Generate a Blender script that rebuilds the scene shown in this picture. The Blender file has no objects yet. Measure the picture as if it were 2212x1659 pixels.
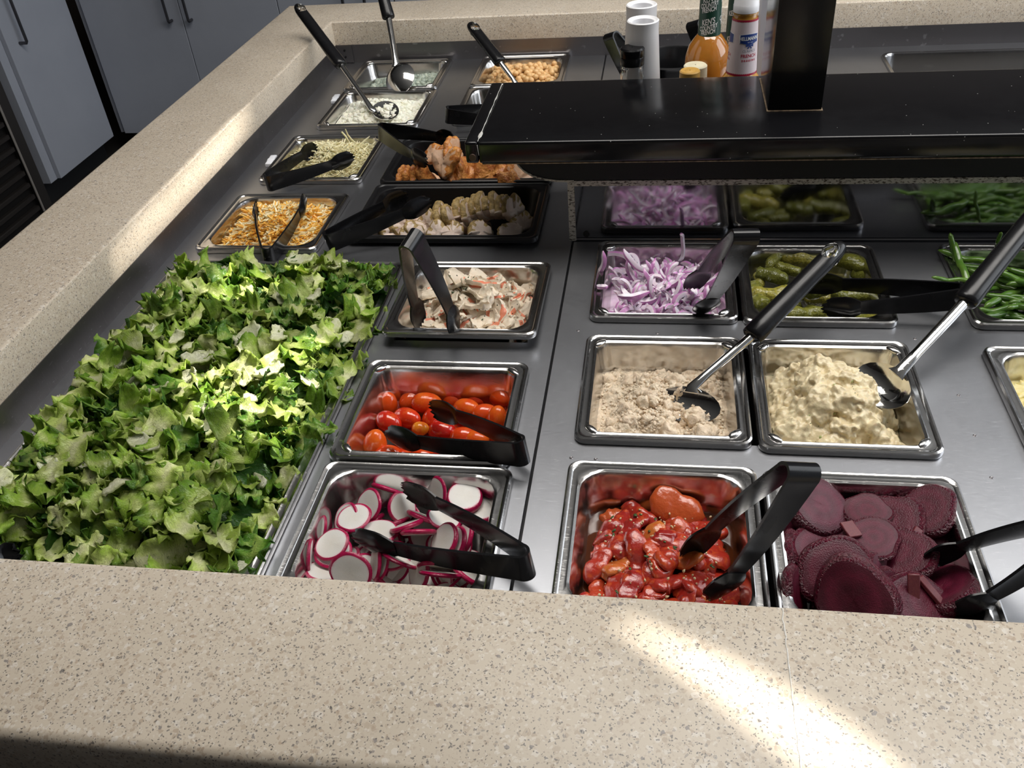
import bpy, math, random
import numpy as np
from mathutils import Vector, Matrix, Euler, noise

R_ = random.Random(7)
S = bpy.context.scene
# ------------------------------------------------------------------ camera
F = 1933.466
RC = np.array([[0.9874803, 0.13909034, -0.07440787],
               [0.02610538, -0.60929887, -0.79251081],
               [-0.15556723, 0.78064637, -0.60530164]])
CAM = np.array([0, 0, .565])
cam = bpy.data.cameras.new('camera'); camo = bpy.data.objects.new('camera', cam)
S.collection.objects.link(camo); S.camera = camo
cam.sensor_width = 36; cam.lens = F / 2212 * 36; cam.clip_start = .02
m = Matrix.Identity(4)
for i in range(3):
    m[i][0] = RC[0][i]; m[i][1] = -RC[1][i]; m[i][2] = -RC[2][i]; m[i][3] = CAM[i]
camo.matrix_world = m


def W(u, v, z=0., y=None, x=None):
    """a point of the place from where it shows in the photograph and one known coordinate"""
    d = RC.T @ np.array([(u - 1106) / F, (v - 829.5) / F, 1.])
    if y is not None: t = y / d[1]
    elif x is not None: t = x / d[0]
    else: t = (z - CAM[2]) / d[2]
    return Vector(d * t + CAM)


# ------------------------------------------------------------------ light and exposure
S.view_settings.view_transform = 'Standard'; S.view_settings.look = 'None'
S.view_settings.gamma = 1; S.view_settings.use_curve_mapping = False
S.view_settings.exposure = 0.12
wd = bpy.data.worlds.new('world'); S.world = wd; wd.use_nodes = True
wd.node_tree.nodes['Background'].inputs[0].default_value = (.78, .86, 1, 1)
wd.node_tree.nodes['Background'].inputs[1].default_value = .34


def area(name, loc, rot, sx, sy, power, col=(1, 1, 1)):
    l = bpy.data.lights.new(name, 'AREA'); l.shape = 'RECTANGLE'; l.size = sx; l.size_y = sy
    l.energy = power; l.color = col
    o = bpy.data.objects.new(name, l); o.location = loc; o.rotation_euler = rot
    S.collection.objects.link(o); return o


# daylight from the glazed wall ahead on the right, and one ceiling troffer over the bar
area('window_light', (2.3, 1.6, 1.25), (0, math.radians(70), 0), 1.7, 2.6, 44, (.92, .96, 1))
area('ceiling_light', (.30, 1.25, 1.93), (0, 0, 0), 1.9, .9, 42, (1, .96, .91))
SUN_D = Vector((-.50, -.30, -.81)).normalized()      # direction in which the sunlight travels
sl = bpy.data.lights.new('sun', 'SUN'); sl.energy = 10; sl.angle = math.radians(.60); sl.color = (1, .93, .82)
so = bpy.data.objects.new('sun', sl); S.collection.objects.link(so)
so.rotation_euler = SUN_D.to_track_quat('-Z', 'Y').to_euler()

# ------------------------------------------------------------------ material helpers
MATS = {}


class NT:
    def __init__(s, name):
        s.m = bpy.data.materials.new(name); s.m.use_nodes = True
        s.t = s.m.node_tree; s.b = s.t.nodes['Principled BSDF']; MATS[name] = s.m
        s._co = None

    def n(s, typ, **k):
        o = s.t.nodes.new(typ)
        for a, b in k.items(): setattr(o, a, b)
        return o

    def l(s, a, b): s.t.links.new(a, b)

    def co(s, kind='Object'):
        c = s.n('ShaderNodeTexCoord'); return c.outputs[kind]

    def mapp(s, v, scale):
        q = s.n('ShaderNodeMapping'); s.l(v, q.inputs[0]); q.inputs['Scale'].default_value = scale
        return q.outputs[0]

    def noise(s, v, scale, detail=4, rough=.5, out='Fac'):
        q = s.n('ShaderNodeTexNoise'); s.l(v, q.inputs['Vector'])
        q.inputs['Scale'].default_value = scale; q.inputs['Detail'].default_value = detail
        q.inputs['Roughness'].default_value = rough
        return q.outputs[out]

    def vor(s, v, scale, feature='F1', rand=1):
        q = s.n('ShaderNodeTexVoronoi'); q.feature = feature; s.l(v, q.inputs['Vector'])
        q.inputs['Scale'].default_value = scale; q.inputs['Randomness'].default_value = rand
        return q

    def ramp(s, f, stops, interp='LINEAR'):
        q = s.n('ShaderNodeValToRGB'); s.l(f, q.inputs[0]); e = q.color_ramp.elements
        q.color_ramp.interpolation = interp
        while len(e) < len(stops): e.new(.5)
        for i, (p, c) in enumerate(stops):
            e[i].position = p; e[i].color = (*c, 1) if len(c) == 3 else c
        return q.outputs[0]

    def mix(s, f, a, b, mode='MIX'):
        q = s.n('ShaderNodeMix', data_type='RGBA', blend_type=mode)
        for val, idx in ((f, 0), (a, 6), (b, 7)):
            if isinstance(val, (int, float)): q.inputs[idx].default_value = val
            elif isinstance(val, tuple): q.inputs[idx].default_value = (*val, 1)
            else: s.l(val, q.inputs[idx])
        return q.outputs[2]

    def math(s, op, a, b=0., c=None):
        q = s.n('ShaderNodeMath', operation=op)
        for i, val in enumerate((a, b)):
            if isinstance(val, (int, float)): q.inputs[i].default_value = val
            else: s.l(val, q.inputs[i])
        if c is not None: q.inputs[2].default_value = c
        return q.outputs[0]

    def bump(s, h, strength=.3, dist=.001, normal=None):
        q = s.n('ShaderNodeBump'); s.l(h, q.inputs['Height'])
        q.inputs['Strength'].default_value = strength; q.inputs['Distance'].default_value = dist
        if normal: s.l(normal, q.inputs['Normal'])
        s.l(q.outputs[0], s.b.inputs['Normal']); return q.outputs[0]

    def set(s, **k):
        names = dict(col='Base Color', rough='Roughness', metal='Metallic', spec='Specular IOR Level', sss='Subsurface Weight',
                     trans='Transmission Weight', coat='Coat Weight', coatr='Coat Roughness', ior='IOR', emi='Emission Strength',
                     alpha='Alpha', sssr='Subsurface Radius', ssss='Subsurface Scale', aniso='Anisotropic')
        for a, v in k.items():
            i = s.b.inputs[names[a]]
            if isinstance(v, (int, float)): i.default_value = v
            elif isinstance(v, tuple): i.default_value = (*v, 1) if len(i.default_value) == 4 else v
            else: s.l(v, i)
        return s


def simple(name, col, rough=.5, **k):
    q = NT(name); q.set(col=col, rough=rough, **k); return q.m


# speckled solid-surface stone
def stone_mat():
    q = NT('speckled_stone'); co = q.co()
    wob = q.n('ShaderNodeVectorMath', operation='ADD')
    nz = q.n('ShaderNodeTexNoise'); q.l(co, nz.inputs['Vector']); nz.inputs['Scale'].default_value = 260; nz.inputs['Detail'].default_value = 2
    sc = q.n('ShaderNodeVectorMath', operation='SCALE'); q.l(nz.outputs['Color'], sc.inputs[0]); sc.inputs['Scale'].default_value = .0045
    q.l(co, wob.inputs[0]); q.l(sc.outputs[0], wob.inputs[1]); v = wob.outputs[0]
    base = q.ramp(q.noise(co, 9, 3), [(.3, (.52, .45, .355)), (.7, (.59, .515, .415))])
    c = base
    for scale, d, p, col, k in ((250, .52, .10, (.42, .335, .25), .75), (320, .50, .10, (.38, .29, .21), .75), (230, .5, .10, (.70, .66, .60), .6), (480, .55, .16, (.70, .66, .59), .5),
                                (430, .46, .065, (.25, .225, .20), .8), (640, .50, .07, (.09, .085, .085), .9), (280, .42, .016, (.15, .14, .145), .85), (700, .6, .20, (.44, .36, .285), .6), (950, .5, .06, (.05, .045, .045), .9)):
        vo = q.vor(v, scale)
        near = q.math('LESS_THAN', vo.outputs['Distance'], d)
        sep = q.n('ShaderNodeSeparateColor'); q.l(vo.outputs['Color'], sep.inputs[0])
        pick = q.math('LESS_THAN', sep.outputs[0], p)
        f = q.math('MULTIPLY', near, pick)
        c = q.mix(q.math('MULTIPLY', f, k * .82), c, col)
    q.set(col=c, rough=q.math('ADD', q.math('MULTIPLY', q.noise(co, 60), .12), .30), spec=.45)
    q.bump(q.noise(co, 900, 2), .05, .0005)
    return q.m


def steel_mat(name, base=(.60, .60, .615), rough=.26, brush=(2, 60, 2), var=.16, dirt=0., scratch=.0006):
    q = NT(name); co = q.co()
    st = q.noise(q.mapp(co, brush), 40, 5, .6)
    cl = q.noise(co, 7, 4, .6)
    r = q.math('ADD', q.math('MULTIPLY', st, var), q.math('ADD', q.math('MULTIPLY', cl, .14), rough - .13))
    # fine crossing scratches
    s1 = q.noise(q.mapp(co, (8, 260, 8)), 9, 2, .5); s2 = q.noise(q.mapp(co, (300, 12, 60)), 7, 2, .5)
    sc = q.math('ADD', q.ramp(s1, [(.66, (0, 0, 0)), (.74, (1, 1, 1))]), q.ramp(s2, [(.68, (0, 0, 0)), (.76, (1, 1, 1))]))
    c = q.mix(q.ramp(cl, [(.35, (0, 0, 0)), (.75, (1, 1, 1))]), base, tuple(x * .86 for x in base))
    c = q.mix(q.math('MULTIPLY', sc, .25), c, (.85, .85, .85))
    q.set(col=c, metal=1., rough=r)
    q.bump(q.math('ADD', q.math('MULTIPLY', st, .5), sc), .12, scratch)
    return q.m


STONE = stone_mat()
DECK = steel_mat('brushed_deck_steel', (.47, .48, .51), .33)
FLANGE = steel_mat('dull_flange_steel', (.22, .21, .215), .36, (60, 2, 2))
PAN = steel_mat('pan_steel', (.62, .61, .60), .20, (6, 6, 40), .10, scratch=.0003)
CHROME = steel_mat('polished_steel', (.70, .69, .67), .13, (2, 2, 30), .06, scratch=.0001)


def black_plastic():
    q = NT('black_plastic'); co = q.co()
    q.set(col=(.007, .007, .008), rough=q.math('ADD', q.math('MULTIPLY', q.noise(co, 70, 3), .18), .16), spec=.34)
    q.bump(q.noise(co, 200, 2), .05, .0005); return q.m


BLACK = black_plastic()
BLACKPAN = simple('black_pan_plastic', (.008, .008, .009), .34, spec=.35)


def black_paint():
    q = NT('black_shelf_paint'); co = q.co()
    vo = q.vor(co, 160); sep = q.n('ShaderNodeSeparateColor'); q.l(vo.outputs['Color'], sep.inputs[0])
    f = q.math('MULTIPLY', q.math('LESS_THAN', vo.outputs['Distance'], .09), q.math('LESS_THAN', sep.outputs[0], .10))
    c = q.mix(f, (.006, .006, .007), (.42, .42, .40))
    q.set(col=c, rough=q.math('ADD', q.math('MULTIPLY', q.noise(co, 14, 5, .65), .30), .03), spec=.5)
    q.bump(q.noise(q.mapp(co, (1, 6, 1)), 30, 3), .04, .0006); return q.m


PAINT = black_paint()


def speck_trim():
    q = NT('stained_white_trim'); co = q.co()
    f = q.ramp(q.noise(q.mapp(co, (.45, 1, 1)), 420, 3, .7), [(.50, (1, 1, 1)), (.60, (0, 0, 0))])
    q.set(col=q.mix(f, (.045, .030, .018), (.47, .44, .38)), rough=.55); return q.m


TRIM = speck_trim()


def mottled(name, c0, c1, scale=60, rough=.4, bump=.3, bd=.002, sss=0., rnd=0., bscale=None, spec=.5, radius=(.01, .006, .004), detail=5):
    q = NT(name); co = q.co()
    c = q.mix(q.ramp(q.noise(co, scale, detail, .6), [(.35, (0, 0, 0)), (.65, (1, 1, 1))]), c0, c1)
    if rnd:
        oi = q.n('ShaderNodeObjectInfo')
        hs = q.n('ShaderNodeHueSaturation'); q.l(c, hs.inputs['Color'])
        q.l(q.math('ADD', q.math('MULTIPLY', oi.outputs['Random'], rnd * 2), 1 - rnd), hs.inputs['Value'])
        c = hs.outputs[0]
    q.set(col=c, rough=rough, spec=spec)
    if sss: q.set(sss=sss, sssr=radius, ssss=.4)
    q.bump(q.noise(co, bscale or scale * 3, 3), bump, bd)
    return q.m


# ------------------------------------------------------------------ object helpers
COL = S.collection


def tag(o, label=None, cat=None, group=None, kind=None):
    if label: o['label'] = label
    if cat: o['category'] = cat
    if group: o['group'] = group
    if kind: o['kind'] = kind
    return o


def empty(name, loc=(0, 0, 0)):
    o = bpy.data.objects.new(name, None); o.empty_display_size = .02; o.location = loc; COL.objects.link(o); return o


def mesh(name, V, Fc, mats, mi=None, smooth=True, sharp=40):
    me = bpy.data.meshes.new(name); me.from_pydata([tuple(v) for v in V], [], [tuple(f) for f in Fc])
    if not isinstance(mats, (list, tuple)): mats = [mats]
    for x in mats: me.materials.append(x)
    if mi is not None: me.polygons.foreach_set('material_index', list(mi))
    if smooth:
        me.polygons.foreach_set('use_smooth', [True] * len(me.polygons))
        if sharp: me.set_sharp_from_angle(angle=math.radians(sharp))
    me.update(); return me


def obj(name, me, parent=None, loc=None, rot=None, scale=None):
    o = bpy.data.objects.new(name, me); COL.objects.link(o)
    if parent is not None:
        o.parent = parent
        if parent.type == 'EMPTY' or True:
            o.matrix_parent_inverse = Matrix.Identity(4)
    if loc is not None: o.location = loc
    if rot is not None: o.rotation_euler = rot
    if scale is not None: o.scale = (scale,) * 3 if isinstance(scale, (int, float)) else scale
    return o


def part(name, V, Fc, mats, parent=None, mi=None, smooth=True, sharp=40, origin=None):
    """mesh given in world coordinates; parent is an Empty or mesh whose world location is known"""
    off = Vector((0, 0, 0))
    p = parent
    while p is not None: off += p.location; p = p.parent
    if parent is None and origin is not None: off = Vector(origin)
    V = [Vector(v) - off for v in V]
    o = obj(name, mesh(name, V, Fc, mats, mi, smooth, sharp), parent)
    if parent is None and origin is not None: o.location = origin
    return o


def box(x0, x1, y0, y1, z0, z1):
    V = [(x, y, z) for z in (z0, z1) for y in (y0, y1) for x in (x0, x1)]
    return V, [(0, 2, 3, 1), (4, 5, 7, 6), (0, 1, 5, 4), (2, 6, 7, 3), (0, 4, 6, 2), (1, 3, 7, 5)]


def bbox(x0, x1, y0, y1, z0, z1, b=.002, seg=2):
    """box with rounded long edges (chamfered) by a bmesh-free superbox"""
    import bmesh
    bm = bmesh.new(); V, Fc = box(x0, x1, y0, y1, z0, z1)
    vs = [bm.verts.new(v) for v in V]
    for f in Fc: bm.faces.new([vs[i] for i in f])
    bmesh.ops.bevel(bm, geom=bm.edges[:], offset=b, segments=seg, affect='EDGES', profile=.6)
    bm.verts.index_update()
    out = [v.co.copy() for v in bm.verts], [[v.index for v in f.verts] for f in bm.faces]
    bm.free(); return out


def joinvf(parts):
    V = []; Fc = []
    for v, f in parts:
        n = len(V); V += list(v); Fc += [[i + n for i in q] for q in f]
    return V, Fc


def loft(rings, close=True, cap0=False, cap1=False):
    V = [p for r in rings for p in r]; n = len(rings[0]); Fc = []
    for i in range(len(rings) - 1):
        for j in range(n if close else n - 1):
            k = (j + 1) % n
            Fc.append((i * n + j, i * n + k, (i + 1) * n + k, (i + 1) * n + j))
    if cap0: Fc.append(tuple(range(n - 1, -1, -1)))
    if cap1: Fc.append(tuple((len(rings) - 1) * n + j for j in range(n)))
    return V, Fc


def rrect(x0, x1, y0, y1, z, r, seg=5):
    P = []
    for cx, cy, a0 in ((x1 - r, y1 - r, 0), (x0 + r, y1 - r, 90), (x0 + r, y0 + r, 180), (x1 - r, y0 + r, 270)):
        for k in range(seg + 1):
            a = math.radians(a0 + 90 * k / seg); P.append((cx + r * math.cos(a), cy + r * math.sin(a), z))
    return P


def lathe(prof, n=32, c=(0, 0, 0)):
    rings = [[(c[0] + r * math.cos(2 * math.pi * k / n), c[1] + r * math.sin(2 * math.pi * k / n), c[2] + z) for k in range(n)] for r, z in prof]
    return loft(rings)


def frame_along(pts):
    pts = [Vector(p) for p in pts]; T = []
    for i in range(len(pts)):
        T.append((pts[min(i + 1, len(pts) - 1)] - pts[max(i - 1, 0)]).normalized())
    n = T[0].orthogonal().normalized(); out = []
    for i, t in enumerate(T):
        n = (n - t * n.dot(t)).normalized(); out.append((pts[i], t, n.copy(), t.cross(n)))
    return out


def tube(pts, rad, n=12, caps=True, up=None):
    fr = frame_along(pts); rings = []
    for i, (p, t, a, b) in enumerate(fr):
        if up is not None:
            a = (up - t * up.dot(t)).normalized(); b = t.cross(a)
        r = rad[i] if isinstance(rad, (list, tuple)) else rad
        ra, rb = r if isinstance(r, (list, tuple)) else (r, r)
        rings.append([p + a * (ra * math.cos(2 * math.pi * k / n)) + b * (rb * math.sin(2 * math.pi * k / n)) for k in range(n)])
    return loft(rings, True, caps, caps)


_ico = {}


def ico(sub):
    if sub not in _ico:
        import bmesh
        bm = bmesh.new(); bmesh.ops.create_icosphere(bm, subdivisions=sub, radius=1)
        _ico[sub] = (np.array([v.co[:] for v in bm.verts]), np.array([[v.index for v in f.verts] for f in bm.faces])); bm.free()
    return _ico[sub]


def blob(sub, amp, freq, seed, scale=(1, 1, 1), ridge=0.):
    V, Fc = ico(sub); out = []
    o = Vector((seed * 3.7, seed * 1.3, seed * 7.1))
    for v in V:
        p = Vector(v); d = 1 + amp * noise.noise(p * freq + o) + amp * .5 * noise.noise(p * freq * 2.3 + o)
        if ridge: d += ridge * abs(noise.noise(p * freq * 3.1 + o))
        out.append((v[0] * d * scale[0], v[1] * d * scale[1], v[2] * d * scale[2]))
    return np.array(out), Fc


class Mass:
    """gathers many small pieces into one mesh of stuff"""
    def __init__(s): s.V = []; s.F = []; s.M = []; s.n = 0

    def add(s, V, Fc, loc=(0, 0, 0), rot=None, scale=1., mi=0):
        V = np.asarray(V, float) * scale
        if rot is not None: V = V @ np.array(Euler(rot).to_matrix()).T
        V = V + np.array(loc); s.V.append(V); s.F += [[i + s.n for i in f] for f in np.asarray(Fc).tolist()] if not isinstance(Fc, list) else [[i + s.n for i in f] for f in Fc]
        s.M += [mi] * (len(s.F) - len(s.M)); s.n += len(V)

    def build(s, name, mats, label, cat, smooth=True, sharp=None, origin=None):
        V = np.concatenate(s.V)
        og = Vector(origin) if origin is not None else Vector(V.mean(axis=0))
        o = obj(name, mesh(name, V - np.array(og), s.F, mats, s.M, smooth, sharp)); o.location = og
        return tag(o, label, cat, kind='stuff')


def rnd(a, b): return R_.uniform(a, b)


def cut(o, V, Fc):
    """cuts a closed shape given in the object's own space out of it and keeps the result as its mesh"""
    cme_ = bpy.data.meshes.new('cutter'); cme_.from_pydata([tuple(v) for v in V], [], [tuple(f) for f in Fc]); co_ = bpy.data.objects.new('cutter', cme_); COL.objects.link(co_)
    import bmesh
    for me_ in (cme_, o.data):
        bm = bmesh.new(); bm.from_mesh(me_); bmesh.ops.recalc_face_normals(bm, faces=bm.faces); bm.to_mesh(me_); bm.free()
    par = o.parent; lo = o.location.copy(); o.parent = None; o.location = (0, 0, 0)
    md = o.modifiers.new('cut', 'BOOLEAN'); md.object = co_; md.operation = 'DIFFERENCE'; md.solver = 'EXACT'
    dg_ = bpy.context.evaluated_depsgraph_get(); dg_.update(); nm = bpy.data.meshes.new_from_object(o.evaluated_get(dg_))
    o.modifiers.clear(); o.data = nm; o.parent = par; o.location = lo
    nm.set_sharp_from_angle(angle=math.radians(50)); bpy.data.objects.remove(co_)


def remesh(o, vox, smooth=4):
    md = o.modifiers.new('fuse', 'REMESH'); md.mode = 'VOXEL'; md.voxel_size = vox; md.use_smooth_shade = True
    if smooth: sm = o.modifiers.new('soften', 'SMOOTH'); sm.iterations = smooth; sm.factor = .5


# ------------------------------------------------------------------ setting: bar body, stone worktop, floor, room
FL = -.82
st = lambda o: tag(o, kind='structure')
floor_m = mottled('dark_floor', (.020, .019, .018), (.035, .032, .030), 6, .45, .1)
V, Fc = box(-4.5, 3.2, -2.2, 4.2, FL - .05, FL); st(part('floor', V, Fc, floor_m, smooth=False, origin=(0, 1, FL)))
wall_m = mottled('painted_wall', (.060, .048, .042), (.075, .062, .055), 3, .7, .1)
V, Fc = box(-4.5, 3.2, 4.2, 4.3, FL, 2.0); st(part('wall_far', V, Fc, wall_m, smooth=False, origin=(0, 4.25, 0)))
V, Fc = box(-4.5, 3.2, -2.3, -2.2, FL, 2.0); st(part('wall_near', V, Fc, wall_m, smooth=False, origin=(0, -2.25, 0)))
V, Fc = box(-4.6, -4.5, -2.2, 4.2, FL, 2.0); st(part('wall_left', V, Fc, wall_m, smooth=False, origin=(-4.55, 1, 0)))
ceil_m = mottled('ceiling_paint', (.55, .54, .52), (.60, .59, .57), 3, .8, .1)
XL_, ZT_ = -.655, .082


def sun_cutout(pts, top=1.99):
    out = []
    for p in pts: s = (top - p.z) / -SUN_D.z; q_ = p - SUN_D * s; out.append((q_.x, q_.y))
    return out


# unseen cut-outs added to the ceiling, shaped to throw the sun patches
HOLES = [sun_cutout([W(u, v, .035) for u, v in ((480, 585), (715, 590), (770, 690), (745, 810), (690, 920), (560, 965), (430, 915), (360, 810), (380, 710), (440, 665))]),
         sun_cutout([W(u, v, ZT_) for u, v in ((1262, 1293), (1430, 1304), (1680, 1408), (1880, 1510), (2110, 1690), (1790, 1690), (1560, 1505), (1385, 1380))]),
         sun_cutout([W(u, v, 0, x=XL_) for u, v in ((590, 225), (560, 300), (505, 390), (425, 480), (350, 560), (275, 645), (215, 600), (310, 475), (400, 375), (505, 262))])]
cu = bpy.data.curves.new('ceiling', 'CURVE'); cu.dimensions = '2D'; cu.fill_mode = 'BOTH'; cu.extrude = .02
for P_ in [[(-4.5, -2.2), (3.2, -2.2), (3.2, 4.3), (-4.5, 4.3)]] + HOLES:
    sp_ = cu.splines.new('POLY'); sp_.points.add(len(P_) - 1); sp_.use_cyclic_u = True
    for pt, (x, y) in zip(sp_.points, P_): pt.co = (x, y, 0, 1)
tmp = bpy.data.objects.new('tmp', cu); S.collection.objects.link(tmp); dg = bpy.context.evaluated_depsgraph_get()
cme = bpy.data.meshes.new_from_object(tmp.evaluated_get(dg)); bpy.data.objects.remove(tmp); cme.materials.clear(); cme.materials.append(ceil_m)
ce = bpy.data.objects.new('ceiling', cme); COL.objects.link(ce); ce.location = (0, 0, 2.01); st(ce)

XL, YF, YB, ZT = -.655, .394, 1.79, .082      # inner left face, inner front face, inner far face, worktop height
CW = .139
XR = 1.45


def worktop():
    """U-shaped slab: profile swept along the inner edge: front run, left run, far run"""
    # outer corner points and inner corner points of the path, mitred
    inner = [(XR, YF), (XL, YF), (XL, YB), (XR, YB)]
    outd = [(0, -1), (-1, -1), (-1, 1), (0, 1)]
    prof = [(0, .036), (0, ZT - .0035), (.0012, ZT - .001), (.004, ZT), (CW - .007, ZT), (CW - .003, ZT - .001), (CW, ZT - .005),
            (CW + .001, ZT - .012), (CW, ZT - .045), (CW - .004, ZT - .05), (.02, ZT - .05), (.02, .036)]
    rings = []
    for (x, y), (dx, dy) in zip(inner, outd):
        rings.append([(x + dx * d, y + dy * d, z) for d, z in prof])
    # subdivide the runs so that the corner at the far left can be chamfered on the outside
    return loft(rings, True, True, True)


V, Fc = worktop()
wt = part('stone_worktop', V, Fc, STONE, origin=(XL, 1, ZT), sharp=50)
tag(wt, 'beige speckled stone worktop running round three sides of the salad well', 'worktop')
# slim seam where two lengths of worktop meet, and the caulk line
seam_m = mottled('clear_seam_glue', (.52, .49, .43), (.66, .64, .60), 200, .2, .6, .001)
P0 = W(1690, 1322, ZT); P1 = W(1730, 1560, ZT)
pts = []
for k in range(40):
    t = k / 39; y = YF - .002 - t * (CW - .012); pts.append((P0.x + .0012 * noise.noise(Vector((t * 20, 0, 0))), y, ZT + .00005))
V, Fc = tube(pts, [(.0004 + .0006 * abs(noise.noise(Vector((t * .9, 3, 1)))), .0003) for t in range(40)], 6, up=Vector((1, 0, 0)))
part('seam_glue', V, Fc, seam_m, wt)

body_m = mottled('dark_laminate', (.030, .028, .027), (.042, .039, .037), 10, .4, .1)
V1 = box(XL - CW + .02, XL - .02, YF - CW + .02, YB + CW - .02, FL, ZT - .052)
V2 = box(XL - CW + .02, XR, YF - CW + .02, YF - .03, FL, ZT - .052)
V3 = box(XL - CW + .02, XR, YB + .03, YB + CW - .02, FL, ZT - .052)
V4 = box(XL - .02, XR, YF - .03, YB + .03, FL, -.20)
bo = empty('bar_cabinet', (XL, 1, FL)); tag(bo, 'dark laminate cabinet body carrying the salad bar worktop', 'cabinet')
for (v, f), nm in ((V1, 'side_panel'), (V2, 'front_panel'), (V3, 'rear_panel'), (V4, 'well_bottom')): part(nm, v, f, body_m, bo, smooth=False)

# ---- pans: x0,x1,y0,y1,z, depth, kind
c6 = .0015
PANS = dict(
    onion=(-.0735, .0915, .846, 1.024, .005), pickle=(.0965, .259, .843, 1.016, .005),
    tuna=(-.073, .0925, .638, .812, .005), potato=(.0975, .2585, .634, .810, .005),
    pepper=(-.0745, .0925, .431, .608, .005), beet=(.0965, .260, .431, .606, .005),
    bean=(.334, .500, .843, 1.018, .005), egg=(.330, .500, .634, .804, .005),
    crab=(-.3025, -.1275, .793, .962, .010), tomato=(-.305, -.1295, .597, .756, .006), radish=(-.3035, -.124, .431, .594, .005),
    lettuce=(-.628, -.317, .436, .967, .006),
    cheddar=(-.622, -.447, 1.000, 1.168, .005), parm=(-.612, -.446, 1.214, 1.392, .005),
    chicken=(-.412, -.153, 1.022, 1.190, .009), orange=(-.412, -.153, 1.196, 1.362, .009),
    feta=(-.588, -.407, 1.430, 1.606, .005), blue=(-.594, -.412, 1.611, 1.778, .005),
    chick=(-.350, -.176, 1.615, 1.783, .005), dill=(-.350, -.176, 1.437, 1.612, .005))


def deck(name, x0, x1, y0, y1, holes, zt, th, mat, parent):
    inset = .011
    hs = [(a + inset, b - inset, c + inset, d - inset) for a, b, c, d in holes]
    xs = sorted({x0, x1} | {v for h in hs for v in h[:2] if x0 < v < x1})
    ys = sorted({y0, y1} | {v for h in hs for v in h[2:] if y0 < v < y1})
    idx = {}; V = []; Fc = []

    def vid(i, j, k):
        if (i, j, k) not in idx: idx[(i, j, k)] = len(V); V.append((xs[i], ys[j], zt if k else zt - th))
        return idx[(i, j, k)]
    full = {}
    for i in range(len(xs) - 1):
        for j in range(len(ys) - 1):
            cx = (xs[i] + xs[i + 1]) / 2; cy = (ys[j] + ys[j + 1]) / 2
            full[i, j] = not any(a < cx < b and c < cy < d for a, b, c, d in hs)
    for (i, j), ok in full.items():
        if not ok: continue
        Fc.append((vid(i, j, 1), vid(i + 1, j, 1), vid(i + 1, j + 1, 1), vid(i, j + 1, 1)))
        Fc.append((vid(i, j, 0), vid(i, j + 1, 0), vid(i + 1, j + 1, 0), vid(i + 1, j, 0)))
        for (di, dj, a, b) in ((-1, 0, (i, j + 1), (i, j)), (1, 0, (i + 1, j), (i + 1, j + 1)), (0, -1, (i, j), (i + 1, j)), (0, 1, (i + 1, j + 1), (i, j + 1))):
            if not full.get((i + di, j + dj), False):
                Fc.append((vid(*a, 0), vid(*b, 0), vid(*b, 1), vid(*a, 1)))
    return part(name, V, Fc, mat, parent, smooth=False)


def op(names, gap=.012):
    b = [PANS[n] for n in names]
    return (min(q[0] for q in b), max(q[1] for q in b), min(q[2] for q in b), max(q[3] for q in b))


SX = -.107
dk = empty('steel_deck', (SX, 1.0, 0))
tag(dk, 'brushed stainless steel deck the food pans drop into', 'deck')
LH = [op(['lettuce']), op(['radish', 'tomato', 'crab']), op(['cheddar']), op(['parm']), op(['chicken']), op(['orange']), op(['feta', 'blue']), op(['chick', 'dill'])]
LH[1] = op(['radish', 'tomato']); LH.append(op(['crab']))
deck('deck_panel', XL + .001, SX - .0025, YF + .0, YB - .001, LH, 0, .004, DECK, dk)
RH = [op(['pepper', 'beet']), op(['tuna', 'potato']), op(['onion', 'pickle']), op(['bean']), op(['egg'])]
deck('deck_panel', SX + .0005, XR, YF, 1.034, RH, 0, .004, DECK, dk)
deck('deck_panel', SX + .0005, XR, 1.041, YB - .001, [(.40 - .011, 1.40 + .011, 1.10 - .011, 1.742 + .011)], -.0005, .0035, DECK, dk)
rg = [rrect(.40, 1.40, 1.10, 1.742, z, .02) for z in (.0022, .0030, .0022)]
V, Fc = loft([rrect(.394, 1.406, 1.094, 1.748, .0, .024), rrect(.395, 1.405, 1.095, 1.747, .0028, .023), rrect(.400, 1.400, 1.100, 1.742, .0028, .02), rrect(.402, 1.398, 1.102, 1.740, -.002, .02), rrect(.403, 1.397, 1.103, 1.739, -.12, .02), rrect(.42, 1.38, 1.12, 1.722, -.125, .02)])
Fc.append(tuple(5 * 24 + j for j in range(24)))
part('sunken_well', V, Fc, PAN, dk, sharp=35)
V, Fc = box(SX - .012, SX + .010, YF, YB - .001, -.03, -.0045); part('seam_channel', V, Fc, BLACKPAN, dk, smooth=False)
V, Fc = box(SX, XR, 1.02, 1.055, -.03, -.0045); part('seam_channel', V, Fc, BLACKPAN, dk, smooth=False)
# upstand around the well
ups = empty('steel_upstand', (XL, YB, 0)); tag(ups, 'dull stainless upstand between the deck and the stone worktop', 'upstand')
for (a, b, c, d) in ((XL - .003, XL + .001, YF, YB), ):
    v, f = box(a, b, c, d, -.01, .036); part('flange', v, f, FLANGE, ups, smooth=False)
v, f = box(XL, XR, YB - .001, YB + .003, -.01, .036); part('flange', v, f, FLANGE, ups, smooth=False)
v, f = box(XL, XR, YF - .003, YF + .001, -.01, .036); part('flange', v, f, FLANGE, ups, smooth=False)
# corner plate with its two screws
v, f = box(XL + .002, XL + .034, YB - .0035, YB - .001, .002, .034); cp = part('corner_plate', v, f, FLANGE, ups, smooth=False)
for zz in (.013, .026):
    v, f = tube([(XL + .018, YB - .0035, zz), (XL + .018, YB - .0055, zz)], .0022, 10); part('screw', v, f, BLACKPAN, cp)
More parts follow.
